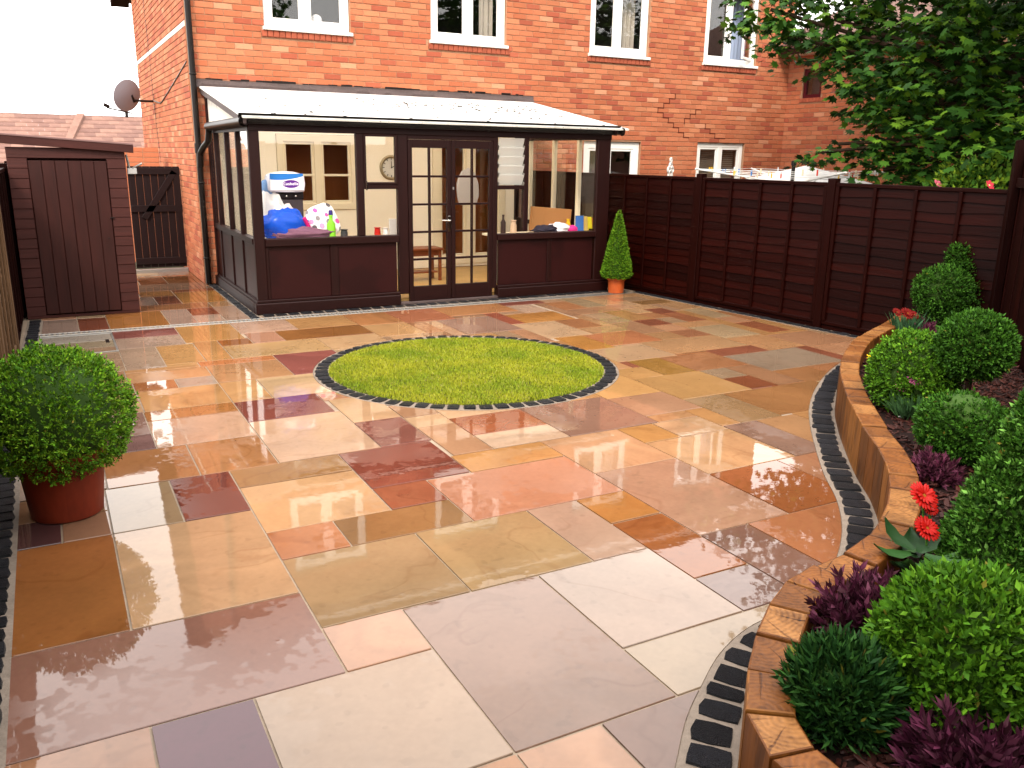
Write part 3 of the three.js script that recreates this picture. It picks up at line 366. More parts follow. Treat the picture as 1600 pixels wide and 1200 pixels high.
{
  const inn = []; for (let s = 0; s <= WL; s += .08) { const p = wallAt(s, -.128); inn.push([p.x, p.z]); }
  const bedPts = [[fenceX(-5.3) - .05, -5.25], ...inn.filter((p) => p[0] < 6.9), [2.74, .6], [2.74, -.1], [7.08, -4.42]];
  struct(part('soil_bed', tri(prism(bedPts, -.05, SOIL)), M.soil));
  const inside = (x, z) => { let c = false; for (let i = 0, j = bedPts.length - 1; i < bedPts.length; j = i++) if ((bedPts[i][1] > z) !== (bedPts[j][1] > z) && x < (bedPts[j][0] - bedPts[i][0]) * (z - bedPts[i][1]) / (bedPts[j][1] - bedPts[i][1]) + bedPts[i][0]) c = !c; return c; };
  const g = cbox(1, .25, .45, .1), n = 9000, im = new THREE.InstancedMesh(g, std(0xffffff, { roughness: .6, map: tGrain }), n), q = new THREE.Object3D(), c = new THREE.Color(); let k = 0;
  while (k < n) { const x = rr(1.4, 7.1), z = rr(-5.2, .4); if (!inside(x, z)) continue; q.position.set(x, SOIL + rr(-.003, .02), z); q.rotation.set(rr(-.5, .5), rnd() * 6.28, rr(-.5, .5)); const w = rr(.02, .055); q.scale.set(w, w * .6, w * rr(.6, 1.1)); q.updateMatrix(); im.setMatrixAt(k, q.matrix); const v = rr(.5, 1.4); c.setRGB(.05 * v, .013 * v, .009 * v); im.setColorAt(k, c); k++; }
  im.name = 'bark_mulch'; scene.add(im); im.castShadow = im.receiveShadow = true; tag(im, 'dark reddish bark chips covering the raised bed soil', 'mulch', null, 'stuff');
}

// ---------------------------------------------------------------- brick house
const HZ = -11.69, HX0 = 1.74, HX1 = 11.77, EAVE = 5.2, HB = -17.6;
const BP = .225, BH = .075;
const brickGeo = tri(cbox(.215, .065, .03, .003));
const brickCols = [[.43, .138, .066], [.41, .128, .06], [.46, .158, .078], [.39, .116, .054], [.47, .178, .088], [.43, .144, .069]];
const redCols = [[.35, .088, .047], [.32, .08, .043], [.37, .10, .053]];
function brickCol(c) { const r = rnd(); const b = r < .17 ? pick(redCols) : pick(brickCols), k = rr(.92, 1.08); if (r > .965) c.setRGB(.52 * k, .23 * k, .13 * k); else c.setRGB(b[0] * k, b[1] * k, b[2] * k); return c; }
// bricks of one wall: local frame u along the wall, y up, n out of it; openings [u0, u1, y0, y1]
function layBricks(O, U, N, len, y0, y1, openings, top) {
  const out = [], rows = Math.floor((y1 - y0) / BH), q = new THREE.Matrix4(), X = U.clone(), Z = N.clone(), Y = V(0, 1, 0);
  for (let r = 0; r < rows; r++) {
    const yc = y0 + r * BH + BH / 2; if (yc + .03 > y1) break;
    let spans = [[0, top ? len : len]];
    for (const [a, b, c, d] of openings) if (yc + .036 > c && yc - .036 < d) spans = spans.flatMap(([s, e]) => b <= s || a >= e ? [[s, e]] : [[s, a], [b, e]].filter(([m, n]) => n - m > .03));
    for (const [s, e] of spans) {
      for (let u = Math.floor(s / BP) * BP - (r % 2) * BP / 2; u < e; u += BP) {
        const a = Math.max(u, s) + .005, b = Math.min(u + BP, e) - .005; if (b - a < .02) continue;
        const cu = (a + b) / 2; q.makeBasis(X.clone().multiplyScalar((b - a) / .215), Y, Z).setPosition(O.x + U.x * cu + N.x * (.001 + rr(-.0012, .0012)), yc, O.z + U.z * cu + N.z * (.001 + rr(-.0012, .0012)));
        out.push({ m: q.clone(), c: brickCol(new THREE.Color()), u: cu, y: yc });
      }
    }
  }
  return out;
}
function wallSlab(O, U, N, pts, openings, th, mat, parent, name) { // pts: [u, y] outline; face set back 8 mm from brick face
  const s = new THREE.Shape(pts.map(([a, b]) => new THREE.Vector2(a, b)));
  for (const [a, b, c, d] of openings) { const h = new THREE.Path(); h.moveTo(a, c); h.lineTo(a, d); h.lineTo(b, d); h.lineTo(b, c); h.closePath(); s.holes.push(h); }
  const g = new THREE.ExtrudeGeometry(s, { depth: th, bevelEnabled: false }); g.translate(0, 0, -th);
  tri(g, 'x'); g.applyMatrix4(new THREE.Matrix4().makeBasis(U, V(0, 1, 0), N).setPosition(O.x + N.x * .008, 0, O.z + N.z * .008));
  return part(name, g, mat, parent);
}
const brickMats = new Map();
function brickMatFor(c) { const k = c.toArray().map((v) => Math.round(v * 50) / 50).join(); if (!brickMats.has(k)) { const m = M.brick.clone(); m.color.copy(c); brickMats.set(k, m); } return brickMats.get(k); }
function putBricks(parent, list, single = 0, inView = () => true) {
  const seen = list.filter(inView).slice(0, single), rest = new Set(list); for (const b of seen) { rest.delete(b); const m = part('brick', brickGeo, brickMatFor(b.c), parent); m.applyMatrix4(b.m); }
  if (!rest.size) return; const im = new THREE.InstancedMesh(brickGeo, M.brick, rest.size); let k = 0;
  for (const b of rest) { im.setMatrixAt(k, b.m); im.setColorAt(k++, b.c); }
  im.name = 'brickwork'; im.castShadow = im.receiveShadow = true; im.userData.kind = 'stuff'; parent.add(im);
}
const house = thing('brick_house', 'orange brick two-storey house row with white framed upper windows', 'house');
const upWin = [[2.68, 3.81], [4.96, 6.14], [7.58, 8.69], [9.82, 10.97]].map(([a, b]) => [a, b, 3.21, 4.36]);
const openings = [...upWin, [7.54, 8.64, .08, 1.93], [9.82, 10.87, .9, 1.95], [2.74, 3.84, .93, 1.92], [4.95, 6.15, .1, 1.95]];
{
  const O = V(HX0, 0, HZ), U = V(1, 0, 0), N = V(0, 0, 1), ops = openings.map(([a, b, c, d]) => [a - HX0, b - HX0, c, d]);
  wallSlab(O, U, N, [[0, 0], [HX1 - HX0, 0], [HX1 - HX0, EAVE], [0, EAVE]], ops, .22, M.wallMortar, house, 'front_wall');
  const sills = upWin.map(([a, b]) => [a - HX0 - .04, b - HX0 + .04, 3.1, 3.21]);
  const list = layBricks(O, U, N, HX1 - HX0, 0, EAVE, [...ops, ...sills, [.25, 4.5, 0, 2.0]]);
  const dist = (b) => Math.hypot(HX0 + b.u, b.y - 1.7, HZ);
  list.sort((p, q) => dist(p) - dist(q));
  putBricks(house, list, 300, (b) => b.y > 2.6 && b.y < 4.4 || b.u < .2 || b.u > 5.2 && b.y > 1.5 && b.y < 4.4);
  // stepped crack raked out along the joints
  const path = (u, v, seq) => { let x = HX0 + Math.round((u - HX0) / (BP / 2)) * BP / 2, y = Math.round(v / BH) * BH; for (const [dx, dy] of seq) { const nx = x + dx * BP / 2, ny = y + dy * BH; part('crack', boxB(Math.min(x, nx) - .008, Math.max(x, nx) + .008, Math.min(y, ny) - .008, Math.max(y, ny) + .008, HZ + .004, HZ + .0185 + rr(0, .001), .002), M.crack, house); x = nx; y = ny; } };
  path(9.3, 2.70, [[0, -1], [-1, 0], [0, -1], [-1, 0], [0, -1], [-1, 0], [0, -1], [1, 0], [0, -1], [1, 0], [0, -1], [1, 0], [0, -1], [1, 0], [0, -1], [1, 0], [0, -1], [1, 0]]);
  path(9.45, 2.25, [[0, 1], [1, 0], [0, 1], [1, 0], [0, 1], [1, 0]]);
  path(9.95, 2.25, [[0, -1], [1, 0], [0, -1], [1, 0], [0, -1], [2, 0]]);
}
{ // gable side wall
  const O = V(HX0, 0, HB), U = V(0, 0, 1), N = V(-1, 0, 0), L = HZ - HB;
  wallSlab(O, U, N, [[0, 0], [L, 0], [L, EAVE], [L * .45, 6.9], [0, 4.2]], [], .22, M.wallMortar, house, 'side_wall');
  const list = layBricks(O, U, N, L, 0, 6.85, [[L + .1, L + .2, 0, 1]]).filter((b) => b.y < (b.u > L * .45 ? EAVE + (6.9 - EAVE) * (L - b.u) / (L * .55) : 4.2 + 2.7 * b.u / (L * .45)) - .08);
  for (const b of list) if (Math.abs(b.y - 3.16) < .038) b.c.setRGB(.75, .66, .58);
  putBricks(house, list);
}
part('rear_wall', boxB(HX0 + .02, HX1, 0, 4.2, HB - .22, HB, .002), M.wallMortar, house);
part('party_wall', boxB(6.85, 7.0, .02, 5.0, HB, HZ - .22, .002), M.room, house);
part('far_wall', boxB(HX1 - .02, HX1 + .2, 0, EAVE, HB, HZ - .22, .002), M.wallMortar, house);
part('upper_floor', boxB(HX0 + .1, HX1 - .05, 2.35, 2.55, HB + .01, HZ - .225, .002), M.room, house);
part('ground_floor', boxB(HX0 + .1, HX1 - .05, .0, .06, HB + .01, HZ - .225, .002), M.room, house);
part('room_partition', boxB(HX0 + .23, 6.84, .07, 2.34, -12.65, -12.55, .002), M.orange, house);
part('room_partition', boxB(7.01, HX1 - .05, .07, 2.34, -14.1, -14.0, .002), M.room, house);
part('room_partition', boxB(HX0 + .23, 6.84, 2.56, 5.0, -14.1, -14.0, .002), M.room, house);
part('room_partition', boxB(7.01, HX1 - .05, 2.56, 5.0, -14.1, -14.0, .002), M.room, house);
{ // roof
  const L = HX1 - HX0 + .5, mk = (a, b) => { const d = Math.hypot(b[0] - a[0], b[1] - a[1]), g = cbox(L, .08, d, .005); tri(g); g.rotateX(Math.atan2(-(b[1] - a[1]), b[0] - a[0])); g.translate((HX0 + HX1) / 2 - .02, (a[1] + b[1]) / 2, (a[0] + b[0]) / 2); return g; };
  const rz = HB + (HZ - HB) * .45;
  part('roof', mkSlope(rz, 7.15, HZ + .35, 5.18, L), M.roofTile, house); part('roof', mkSlope(HB - .5, 4.28, rz, 7.15, L), M.roofTile, house);
  function mkSlope(z0, y0, z1, y1, len) { const d = Math.hypot(z1 - z0, y1 - y0), g = cbox(len, .08, d, .005); tri(g); g.rotateX(Math.atan2(y0 - y1, z1 - z0)); g.translate((HX0 + HX1) / 2 - .06, (y0 + y1) / 2, (z0 + z1) / 2); return g; }
  part('fascia', boxB(HX0 - .3, HX1, 5.0, 5.17, HZ + .3, HZ + .325, .002), M.pvc, house); part('soffit', boxB(HX0 - .3, HX1, 4.99, 5.0, HZ + .02, HZ + .3, .001), M.pvc, house);
  part('bargeboard', (() => { const d = Math.hypot(rz - HB + .45, 2.9), g = cbox(.04, .2, d, .004); g.rotateX(Math.atan2(-2.9, rz - HB + .45)); g.translate(HX0 - .3, 5.68, (rz + HB - .45) / 2); return tri(g); })(), M.frame, house);
  part('verge_soffit', (() => { const d = Math.hypot(rz - HB + .45, 2.9), g = cbox(.3, .02, d, .004); g.rotateX(Math.atan2(-2.9, rz - HB + .45)); g.translate(HX0 - .16, 5.63, (rz + HB - .45) / 2); return tri(g); })(), M.frame, house);
  const gut = new THREE.CylinderGeometry(.055, .055, L, 10, 1, true, -Math.PI / 2, Math.PI); gut.rotateZ(Math.PI / 2); gut.rotateX(Math.PI); gut.translate((HX0 + HX1) / 2, 5.15, HZ + .38); const gm = M.black.clone(); gm.side = THREE.DoubleSide; part('roof_gutter', gut, gm, house);
}
// windows of the house: frame with one hole a light, panes as sub-parts
function window_(parent, name, x0, x1, y0, y1, z, splits, mat, fw = .075, open = -1, depth = .06) {
  const s = new THREE.Shape(); s.moveTo(x0, y0); s.lineTo(x1, y0); s.lineTo(x1, y1); s.lineTo(x0, y1); s.closePath(); const xs = [x0, ...splits.map((f) => x0 + (x1 - x0) * f), x1], holes = [];
  for (let k = 0; k < xs.length - 1; k++) { const a = xs[k] + (k ? fw * .55 : fw), b = xs[k + 1] - (k < xs.length - 2 ? fw * .55 : fw), h = new THREE.Path(); h.moveTo(a, y0 + fw); h.lineTo(a, y1 - fw); h.lineTo(b, y1 - fw); h.lineTo(b, y0 + fw); h.closePath(); s.holes.push(h); holes.push([a, b, y0 + fw, y1 - fw]); }
  const g = new THREE.ExtrudeGeometry(s, { depth: depth - .012, bevelEnabled: true, bevelSize: .006, bevelThickness: .006, bevelSegments: 1, bevelOffset: -.006 }); g.translate(0, 0, z - depth + .006);
  const w = part(name, tri(g), mat, parent);
  holes.forEach(([a, b, c, d], k) => {
    const p = new THREE.Group(); const sashG = [boxB(a - .004, a + .035, c - .004, d + .004, -.02, .012, .004), boxB(b - .035, b + .004, c - .004, d + .004, -.02, .012, .004), boxB(a + .035, b - .035, c - .004, c + .035, -.02, .012, .004), boxB(a + .035, b - .035, d - .035, d + .004, -.02, .012, .004)];
    const sash = mergeGeometries(sashG.map((q) => q.toNonIndexed ? (q.index ? q.toNonIndexed() : q) : q)), pane = new THREE.BoxGeometry(b - a - .06, d - c - .06, .006); pane.translate((a + b) / 2, (c + d) / 2, -.006);
    const zz = z - depth * .35;
    for (const [nm, gg, mm] of [['sash', sash, mat], ['pane', pane, M.glass]]) {
      if (k === open) { gg.translate(-b, 0, 0); gg.rotateY(.5); gg.translate(b, 0, zz + .03); } else gg.translate(0, 0, zz);
      part(nm, gg, mm, w);
    }
  });
  return w;
}
upWin.forEach(([a, b, c, d], k) => {
  window_(house, 'window', a + .005, b - .005, c + .012, d, HZ - .03, [k === 1 ? .5 : .48], M.pvc, .085, k === 3 ? 1 : -1);
  bar(house, 'window_board', a - .02, b + .02, c - .03, c + .012, HZ - .08, HZ + .06, M.pvc, .006);
  const sl = new THREE.Group(); for (let x = a - .04; x < b + .0; x += .075) part('sill_brick', boxB(x + .003, x + .072, 3.1, 3.178, HZ - .05, HZ + .035, .006), brickMatFor(new THREE.Color(.36, .07, .045)), house);
  const cm = std(lin(k === 3 ? 0xb8c8e6 : 0xcfc6b8, .7), { roughness: .95, side: THREE.DoubleSide });
  for (const s of k === 0 ? [] : [0, 1]) { const g = new THREE.PlaneGeometry(k === 3 && s ? .4 : .2, d - c + .1, 14, 1), p = g.attributes.position; for (let i = 0; i < p.count; i++) p.setZ(i, .025 * Math.sin(p.getX(i) * 75)); g.computeVertexNormals(); g.translate(s ? b - .16 : a + .12, (c + d) / 2, HZ - .34); part('curtain', g, cm, house); }
});
window_(house, 'window', 9.825, 10.865, .905, 1.945, HZ - .03, [.5], M.pvc, .07);
for (let k = 0; k < 26; k++) part('blind_slat', boxB(9.9, 10.79, 1.0 + k * .034, 1.003 + k * .034, HZ - .2, HZ - .175, .0008), M.cream, house);
window_(house, 'patio_door', 7.545, 8.635, .085, 1.925, HZ - .03, [.42], M.pvc, .11);
bar(house, 'window_board', 9.8, 10.89, .86, .9, HZ - .08, HZ + .06, M.pvc, .006);
{ // things standing behind the first upstairs window
  const t = thing('window_ornament', 'small white domed ornament on the sill inside the upstairs corner window', 'ornament', [3.42, 3.235, HZ - .22]);
  part('dome', new THREE.SphereGeometry(.075, 20, 12), M.pvc, t).position.y = .14; part('stand', new THREE.CylinderGeometry(.04, .055, .07, 16), M.black, t).position.y = .035;
  const c = [0xb03030, 0x3a4a70, 0xe6e0d4, 0x6a2a3a, 0xd8a050];
  for (let k = 0; k < 5; k++) { const o = part('bottle', new THREE.LatheGeometry([[.0, 0], [.022, 0], [.024, .01], [.024, .07], [.01, .09], [.009, .115], [0, .117]].map(([x, y]) => new THREE.Vector2(x, y)), 14), std(lin(c[k], .7), { roughness: .3 })); o.position.set(3.53 + k * .045, 3.235, HZ - .2 - (k % 2) * .03); tag(o, ['small red', 'small navy', 'small ivory', 'small maroon', 'small amber'][k] + ' bottle on the upstairs corner window sill', 'bottle'); }
}
// rainwater pipe, aerial cable on the house
part('rainwater_pipe', tube([[1.74, 5.1, HZ + .36], [1.75, 4.9, HZ + .2], [1.765, 4.75, HZ + .085], [1.765, 3, HZ + .08], [1.765, .02, HZ + .08]], .036, 40), M.black, house);
for (const y of [.35, 1.3, 2.6, 3.9]) part('pipe_bracket', (() => { const g = new THREE.TorusGeometry(.04, .009, 6, 18); g.rotateX(Math.PI / 2); g.translate(1.765, y, HZ + .08); return g; })(), M.black, house);
part('pipe_collar', (() => { const g = new THREE.CylinderGeometry(.046, .046, .12, 14); g.translate(1.765, 1.72, HZ + .08); return g; })(), M.black, house);
part('cable', tube([[HX0 - .014, 4.3, -15.75], [HX0 - .012, 3, -15.55], [HX0 - .014, 2.5, -15.5], [HX0 - .012, 1.45, -15.3]], .009, 30, 5), M.black, house);
part('cable', tube([[HX0 - .02, 2.45, -15.4], [HX0 - .02, 2.38, -14.6], [HX0 - .02, 2.55, -13.2], [HX0 - .02, 2.75, -11.72]], .009, 30, 5), M.black, house);
{ // satellite dish on the side wall
  const P = V(HX0, 2.45, -15.6), t = thing('satellite_dish', 'grey satellite dish on the side wall beside the black rainwater pipe', 'satellite dish', [P.x, P.y, P.z]);
  const pts = []; for (let k = 0; k <= 10; k++) pts.push(new THREE.Vector2(k * .025, (k * .025) ** 2 * .7)); const g = new THREE.LatheGeometry(pts, 40); const dm = std(lin(0xa8b0c0, .7), { roughness: .6, side: THREE.DoubleSide });
  g.scale(1, 1, 1.12); g.rotateZ(Math.PI / 2 - .25); g.rotateY(-.85); g.translate(-.38, .06, .12); part('dish', g, dm, t);
  part('bracket', mergeGeometries([rod([0, 0, 0], [-.3, 0, .02], .018), rod([-.3, -.02, .02], [-.34, .08, .08], .02)]), M.black, t); part('wall_plate', boxB(-.012, 0, -.09, .09, -.05, .05, .002), M.black, t);
  part('feed_arm', rod([-.36, -.2, .12], [-.74, -.14, .42], .011), M.black, t); part('receiver', (() => { const q = new THREE.CylinderGeometry(.03, .022, .09, 14); q.rotateZ(1.2); q.translate(-.74, -.11, .42); return q; })(), M.black, t);
}
// ---------------------------------------------------------------- neighbour wing at the right
{
  const t = thing('brick_wing', 'orange brick wing with small maroon framed window half hidden by the maple', 'house');
  const O = V(HX1, 0, HZ), U = V(0, 0, 1), N = V(-1, 0, 0), L = 3.6, op = [[.36, .78, 2.72, 3.2]];
  wallSlab(O, U, N, [[0, 0], [L, 0], [L, 3.62], [0, 3.62]], op, .22, M.wallMortar, t, 'wall');
  putBricks(t, layBricks(O, U, N, L, 0, 3.6, [...op, [.32, .82, 2.65, 2.72]]), 300, (b) => b.y > 1.4 && b.u < 3);
  part('wall', boxB(HX1 + .21, HX1 + 5, 0, 3.62, HZ + L - .22, HZ + L, .002), M.wallMortar, t); part('wall', boxB(HX1 + 4.8, HX1 + 5, 0, 3.62, HZ, HZ + L - .22, .002), M.wallMortar, t);
  for (let z = HZ + .32; z < HZ + .8; z += .075) part('sill_brick', boxB(HX1 - .03, HX1 + .03, 2.652, 2.718, z + .003, z + .072, .005), brickMatFor(new THREE.Color(.36, .07, .045)), t);
  const mm = std(lin(0x5a1620, .6), { roughness: .4 }); const fr = mergeGeometries([boxB(HX1 + .01, HX1 + .07, 2.722, 3.198, HZ + .362, HZ + .42, .004), boxB(HX1 + .01, HX1 + .07, 2.722, 3.198, HZ + .72, HZ + .778, .004), boxB(HX1 + .012, HX1 + .068, 2.722, 2.78, HZ + .42, HZ + .72, .004), boxB(HX1 + .012, HX1 + .068, 3.14, 3.198, HZ + .42, HZ + .72, .004)]);
  const w = part('window', fr, mm, t); part('pane', boxB(HX1 + .035, HX1 + .041, 2.78, 3.14, HZ + .42, HZ + .72, .001), M.glass, w); part('room', boxB(HX1 + .24, HX1 + .3, 2.4, 3.5, HZ + .1, HZ + 1.2, .002), M.room, t);
  const g = cbox(2.9, .1, L + .5, .01); tri(g, 'z'); g.rotateZ(.42); g.translate(HX1 + 1.0, 4.12, HZ + L / 2); part('roof', g, M.roofTile, t); part('fascia', boxB(HX1 - .32, HX1 - .29, 3.42, 3.58, HZ + .03, HZ + L + .2, .003), M.frame, t); part('soffit', boxB(HX1 - .29, HX1 - .005, 3.42, 3.435, HZ + .03, HZ + L + .2, .002), M.pvc, t);
}
// ---------------------------------------------------------------- conservatory
const CF = -9.22, CL = 1.89, CRt = 6.36;
{
  const t = thing('conservatory', 'dark brown timber lean-to conservatory with white translucent roof', 'conservatory');
  const f = M.frame, zb = CF - .07;
  const post = (a, b, y0 = .12, y1 = 1.93) => bar(t, 'post', a, b, y0, y1, zb, CF, f, .006);
  post(CL, 2.0); post(3.03, 3.11, .8, 1.9); post(3.5, 3.62); post(4.7, 4.76); post(5.12, 5.18, .8, 1.9); post(6.17, CRt);
  bar(t, 'top_rail', CL - .005, CRt + .005, 1.895, 1.99, zb - .01, CF + .008, f, .006);
  bar(t, 'sill_rail', 2.0, 3.5, .72, .8, zb - .02, CF + .025, f, .006); bar(t, 'sill_rail', 4.76, 6.17, .7, .775, zb - .02, CF + .025, f, .006);
  bar(t, 'plinth', CL - .03, 3.5, 0, .12, zb - .01, CF + .04, f, .01); bar(t, 'plinth', 4.76, CRt + .02, 0, .12, zb - .01, CF + .04, f, .01);
  bar(t, 'plinth_cap', CL - .015, 3.5, .12, .15, zb, CF + .02, f, .006); bar(t, 'plinth_cap', 4.76, CRt + .01, .12, .15, zb, CF + .02, f, .006);
  for (const [a, b, y1] of [[2.03, 2.7, .72], [2.79, 3.48, .72], [4.79, 5.47, .7], [5.53, 6.15, .7]]) bar(t, 'panel', a, b, .15, y1, zb + .015, CF - .022, M.panel, .003, 'y');
  bar(t, 'panel_stile', 2.0, 2.03, .15, .72, zb, CF - .005, f); bar(t, 'panel_stile', 2.7, 2.79, .15, .72, zb, CF - .006, f); bar(t, 'panel_stile', 5.47, 5.53, .15, .7, zb, CF - .006, f);
  const pane = (p, x0, x1, y0, y1, z = CF - .035) => part('pane', (() => { const g = new THREE.BoxGeometry(x1 - x0, y1 - y0, .006); g.translate((x0 + x1) / 2, (y0 + y1) / 2, z); return g; })(), M.glass, p);
  pane(t, 2.0, 3.03, .8, 1.895);
  bar(t, 'transom', 3.11, 3.5, 1.31, 1.36, zb, CF + .003, f); bar(t, 'transom', 4.76, 5.12, 1.3, 1.345, zb, CF + .003, f);
  { const w = part('vent_window', mergeGeometries([boxB(3.11, 3.135, 1.36, 1.895, CF - .05, CF + .012), boxB(3.475, 3.5, 1.36, 1.895, CF - .05, CF + .012), boxB(3.135, 3.475, 1.36, 1.385, CF - .05, CF + .012), boxB(3.135, 3.475, 1.87, 1.895, CF - .05, CF + .012)]), f, t); pane(w, 3.13, 3.48, 1.38, 1.875, CF - .02); part('stay_handle', boxB(3.12, 3.135, 1.3, 1.4, CF + .012, CF + .03, .003), M.chrome, w); }
  pane(t, 3.11, 3.5, .8, 1.31); pane(t, 4.76, 5.12, .775, 1.3); pane(t, 5.18, 6.17, .775, 1.895);
  for (let k = 0; k < 5; k++) { const g = cbox(.34, .13, .005, .001); g.rotateX(.42); g.translate(4.94, 1.41 + k * .105, CF - .02); part('louvre_blade', g, M.frosted, t); for (const x of [4.77, 5.11]) part('louvre_clip', (() => { const q = cbox(.008, .05, .03, .001); q.rotateX(.42); q.translate(x, 1.36 + k * .105, CF - .01); return q; })(), M.steel, t); }
  // french doors, five rows of two panes each
  for (const [x0, x1, hand] of [[3.625, 4.15, 1], [4.158, 4.695, -1]]) {
    const px0 = x0 + .05, px1 = x1 - .05, pm = (px0 + px1) / 2, y0 = .2, y1 = 1.76, G = [boxB(x0, px0, .03, 1.85, -.025, .022), boxB(px1, x1, .03, 1.85, -.025, .022), boxB(px0, px1, .03, y0, -.025, .02), boxB(px0, px1, y1, 1.85, -.025, .02), boxB(pm - .012, pm + .012, y0, y1, -.02, .016, .003)];
    for (let r = 1; r < 5; r++) { const y = y0 + (y1 - y0) * r / 5; G.push(boxB(px0, pm - .012, y - .012, y + .012, -.018, .014, .003), boxB(pm + .012, px1, y - .012, y + .012, -.018, .014, .003)); }
    const d = part('door', mergeGeometries(G), f, t); d.position.z = CF - .02;
    for (let r = 0; r < 5; r++) for (const [a, b] of [[px0, pm - .012], [pm + .012, px1]]) pane(d, a, b, y0 + (y1 - y0) * r / 5 + .012 * (r > 0), y0 + (y1 - y0) * (r + 1) / 5 - .012 * (r < 4), -.002);
    if (hand > 0) { part('handle_plate', boxB(x1 - .042, x1 - .012, .82, 1.0, .022, .028, .002), M.chrome, d); part('lever_handle', mergeGeometries([rod([x1 - .027, .95, .025], [x1 - .027, .95, .065], .009), rod([x1 - .027, .95, .065], [x1 - .14, .955, .07], .008)]), M.chrome, d); }
    else part('lock_plate', boxB(x0 + .012, x0 + .03, 1.3, 1.33, .022, .026, .001), M.steel, d);
  }
  bar(t, 'door_head', 3.62, 4.7, 1.852, 1.895, zb, CF, f); bar(t, 'threshold', 3.5, 4.76, .0, .028, zb, CF + .03, M.lead, .004);
  // sides
  for (const [x, sgn, ys] of [[CL, -1, .8], [CRt, 1, .775]]) {
    const xi = x - sgn * .06, a = Math.min(x, xi), b = Math.max(x, xi), zs = [CF - .07, -9.88, -10.52, -11.2, HZ + .01];
    for (const z of zs.slice(1, 4)) bar(t, 'side_post', a, b, .12, 1.93, z - .05, z, sgn > 0 ? M.creamFrame : f, .005);
    bar(t, 'side_post', a, b, .12, 2.35, HZ + .01, HZ + .08, f, .005); bar(t, 'side_sill', a - .01, b + .01, ys - .06, ys, HZ + .08, CF - .072, f, .005); bar(t, 'side_rail', a - .003, b + .003, 1.9, 1.97, HZ + .08, CF - .072, f, .005);
    bar(t, 'side_plinth', a - .03, b + .03, 0, .12, HZ + .01, CF - .082, f, .01); bar(t, 'side_plinth_cap', a - .012, b + .012, .12, .148, HZ + .08, CF - .075, f, .005);
    const ends = [[zs[1], CF - .07], [zs[2], zs[1] - .05], [zs[3], zs[2] - .05], [HZ + .08, zs[3] - .05]];
    for (const [z0, z1] of ends) { bar(t, 'side_panel', (a + b) / 2 - .012, (a + b) / 2 + .012, .148, ys - .06, z0, z1, M.panel, .003, 'y'); part('side_pane', (() => { const g = new THREE.BoxGeometry(.006, 1.9 - ys, z1 - z0); g.translate((a + b) / 2, (1.9 + ys) / 2, (z0 + z1) / 2); return g; })(), M.glass, t); }
    const s = new THREE.Shape(); s.moveTo(-(CF - .02), 1.97); s.lineTo(-(HZ + .02), 1.97); s.lineTo(-(HZ + .02), 2.42); s.closePath(); const g = new THREE.ExtrudeGeometry(s, { depth: .012, bevelEnabled: false }); g.rotateY(Math.PI / 2); g.translate((a + b) / 2 - .006, 0, 0); part('gable_infill', tri(g), M.poly, t);
    part('gable_board', (() => { const q = cbox(.035, .075, 2.58, .004); tri(q, 'z'); q.rotateX(Math.atan2(.44, 2.56)); q.translate(x + sgn * .03, 2.205, (CF + HZ) / 2 + .02); return q; })(), sgn < 0 ? M.lead : f, t);
  }
  { const d = Math.hypot(2.58, .44), ang = Math.atan2(.44, 2.58), n = 5, w = (CRt + .2 - CL + .06) / n; for (let k = 0; k < n; k++) { const g = cbox(w - .004, .02, d, .003); tri(g, 'z', k * .7); g.rotateX(ang); g.translate(CL - .06 + w * (k + .5), 2.245, (HZ + CF) / 2 + .04); part('roof_sheet', g, M.poly, t); } }
  for (let k = 0; k < 6; k++) { const d = 2.34, g = cbox(.045, .07, d, .004); tri(g, 'z'); g.rotateX(Math.atan2(.44, 2.58)); g.translate(CL + .04 + k * .875, 2.19, (HZ + CF) / 2 - .03); part('rafter', g, M.creamFrame, t); }
  part('flashing', (() => { const g = new THREE.BoxGeometry(CRt + .24 - CL + .1, .1, .02, 60, 2, 1), p = g.attributes.position; for (let i = 0; i < p.count; i++) { const x = p.getX(i), y = p.getY(i); p.setZ(i, p.getZ(i) + (y < -.02 ? .05 : 0) + .008 * noise.noise(x * 3, y * 9, 1)); p.setY(i, y + .01 * noise.noise(x * 2.3, 5, y * 4)); } g.computeVertexNormals(); g.translate((CL + CRt + .14) / 2, 2.495, HZ + .025); return tri(g); })(), M.lead, t);
  for (let k = 0; k < 46; k++) { const x = CL + rr(0, 4.55), w = rr(.04, .22); part('tar_smear', boxB(x, x + w, 2.535, 2.55 + rr(.004, .028), HZ + .008, HZ + rr(.018, .026), .006), M.black, t); }
  // gutter and its swan-neck outlet
  const gm = M.black.clone(); gm.side = THREE.DoubleSide;
  part('gutter', (() => { const g = new THREE.CylinderGeometry(.052, .052, CRt - CL + .2, 14, 1, true, -Math.PI / 2, Math.PI); g.rotateZ(Math.PI / 2); g.rotateX(Math.PI); g.translate((CL + CRt) / 2 + .01, 2.015, CF + .07); return g; })(), gm, t);
  for (const x of [CL + .25, 2.9, 3.65, 4.6, 5.5, 6.2]) part('gutter_bracket', (() => { const g = new THREE.CylinderGeometry(.057, .057, .035, 14, 1, true, -Math.PI / 2, Math.PI); g.rotateZ(Math.PI / 2); g.rotateX(Math.PI); g.translate(x, 2.017, CF + .07); return g; })(), gm, t);
  part('gutter_end', (() => { const g = new THREE.CylinderGeometry(.052, .052, .012, 16); g.rotateZ(Math.PI / 2); g.translate(CRt + .115, 2.0, CF + .07); return g; })(), M.black, t);
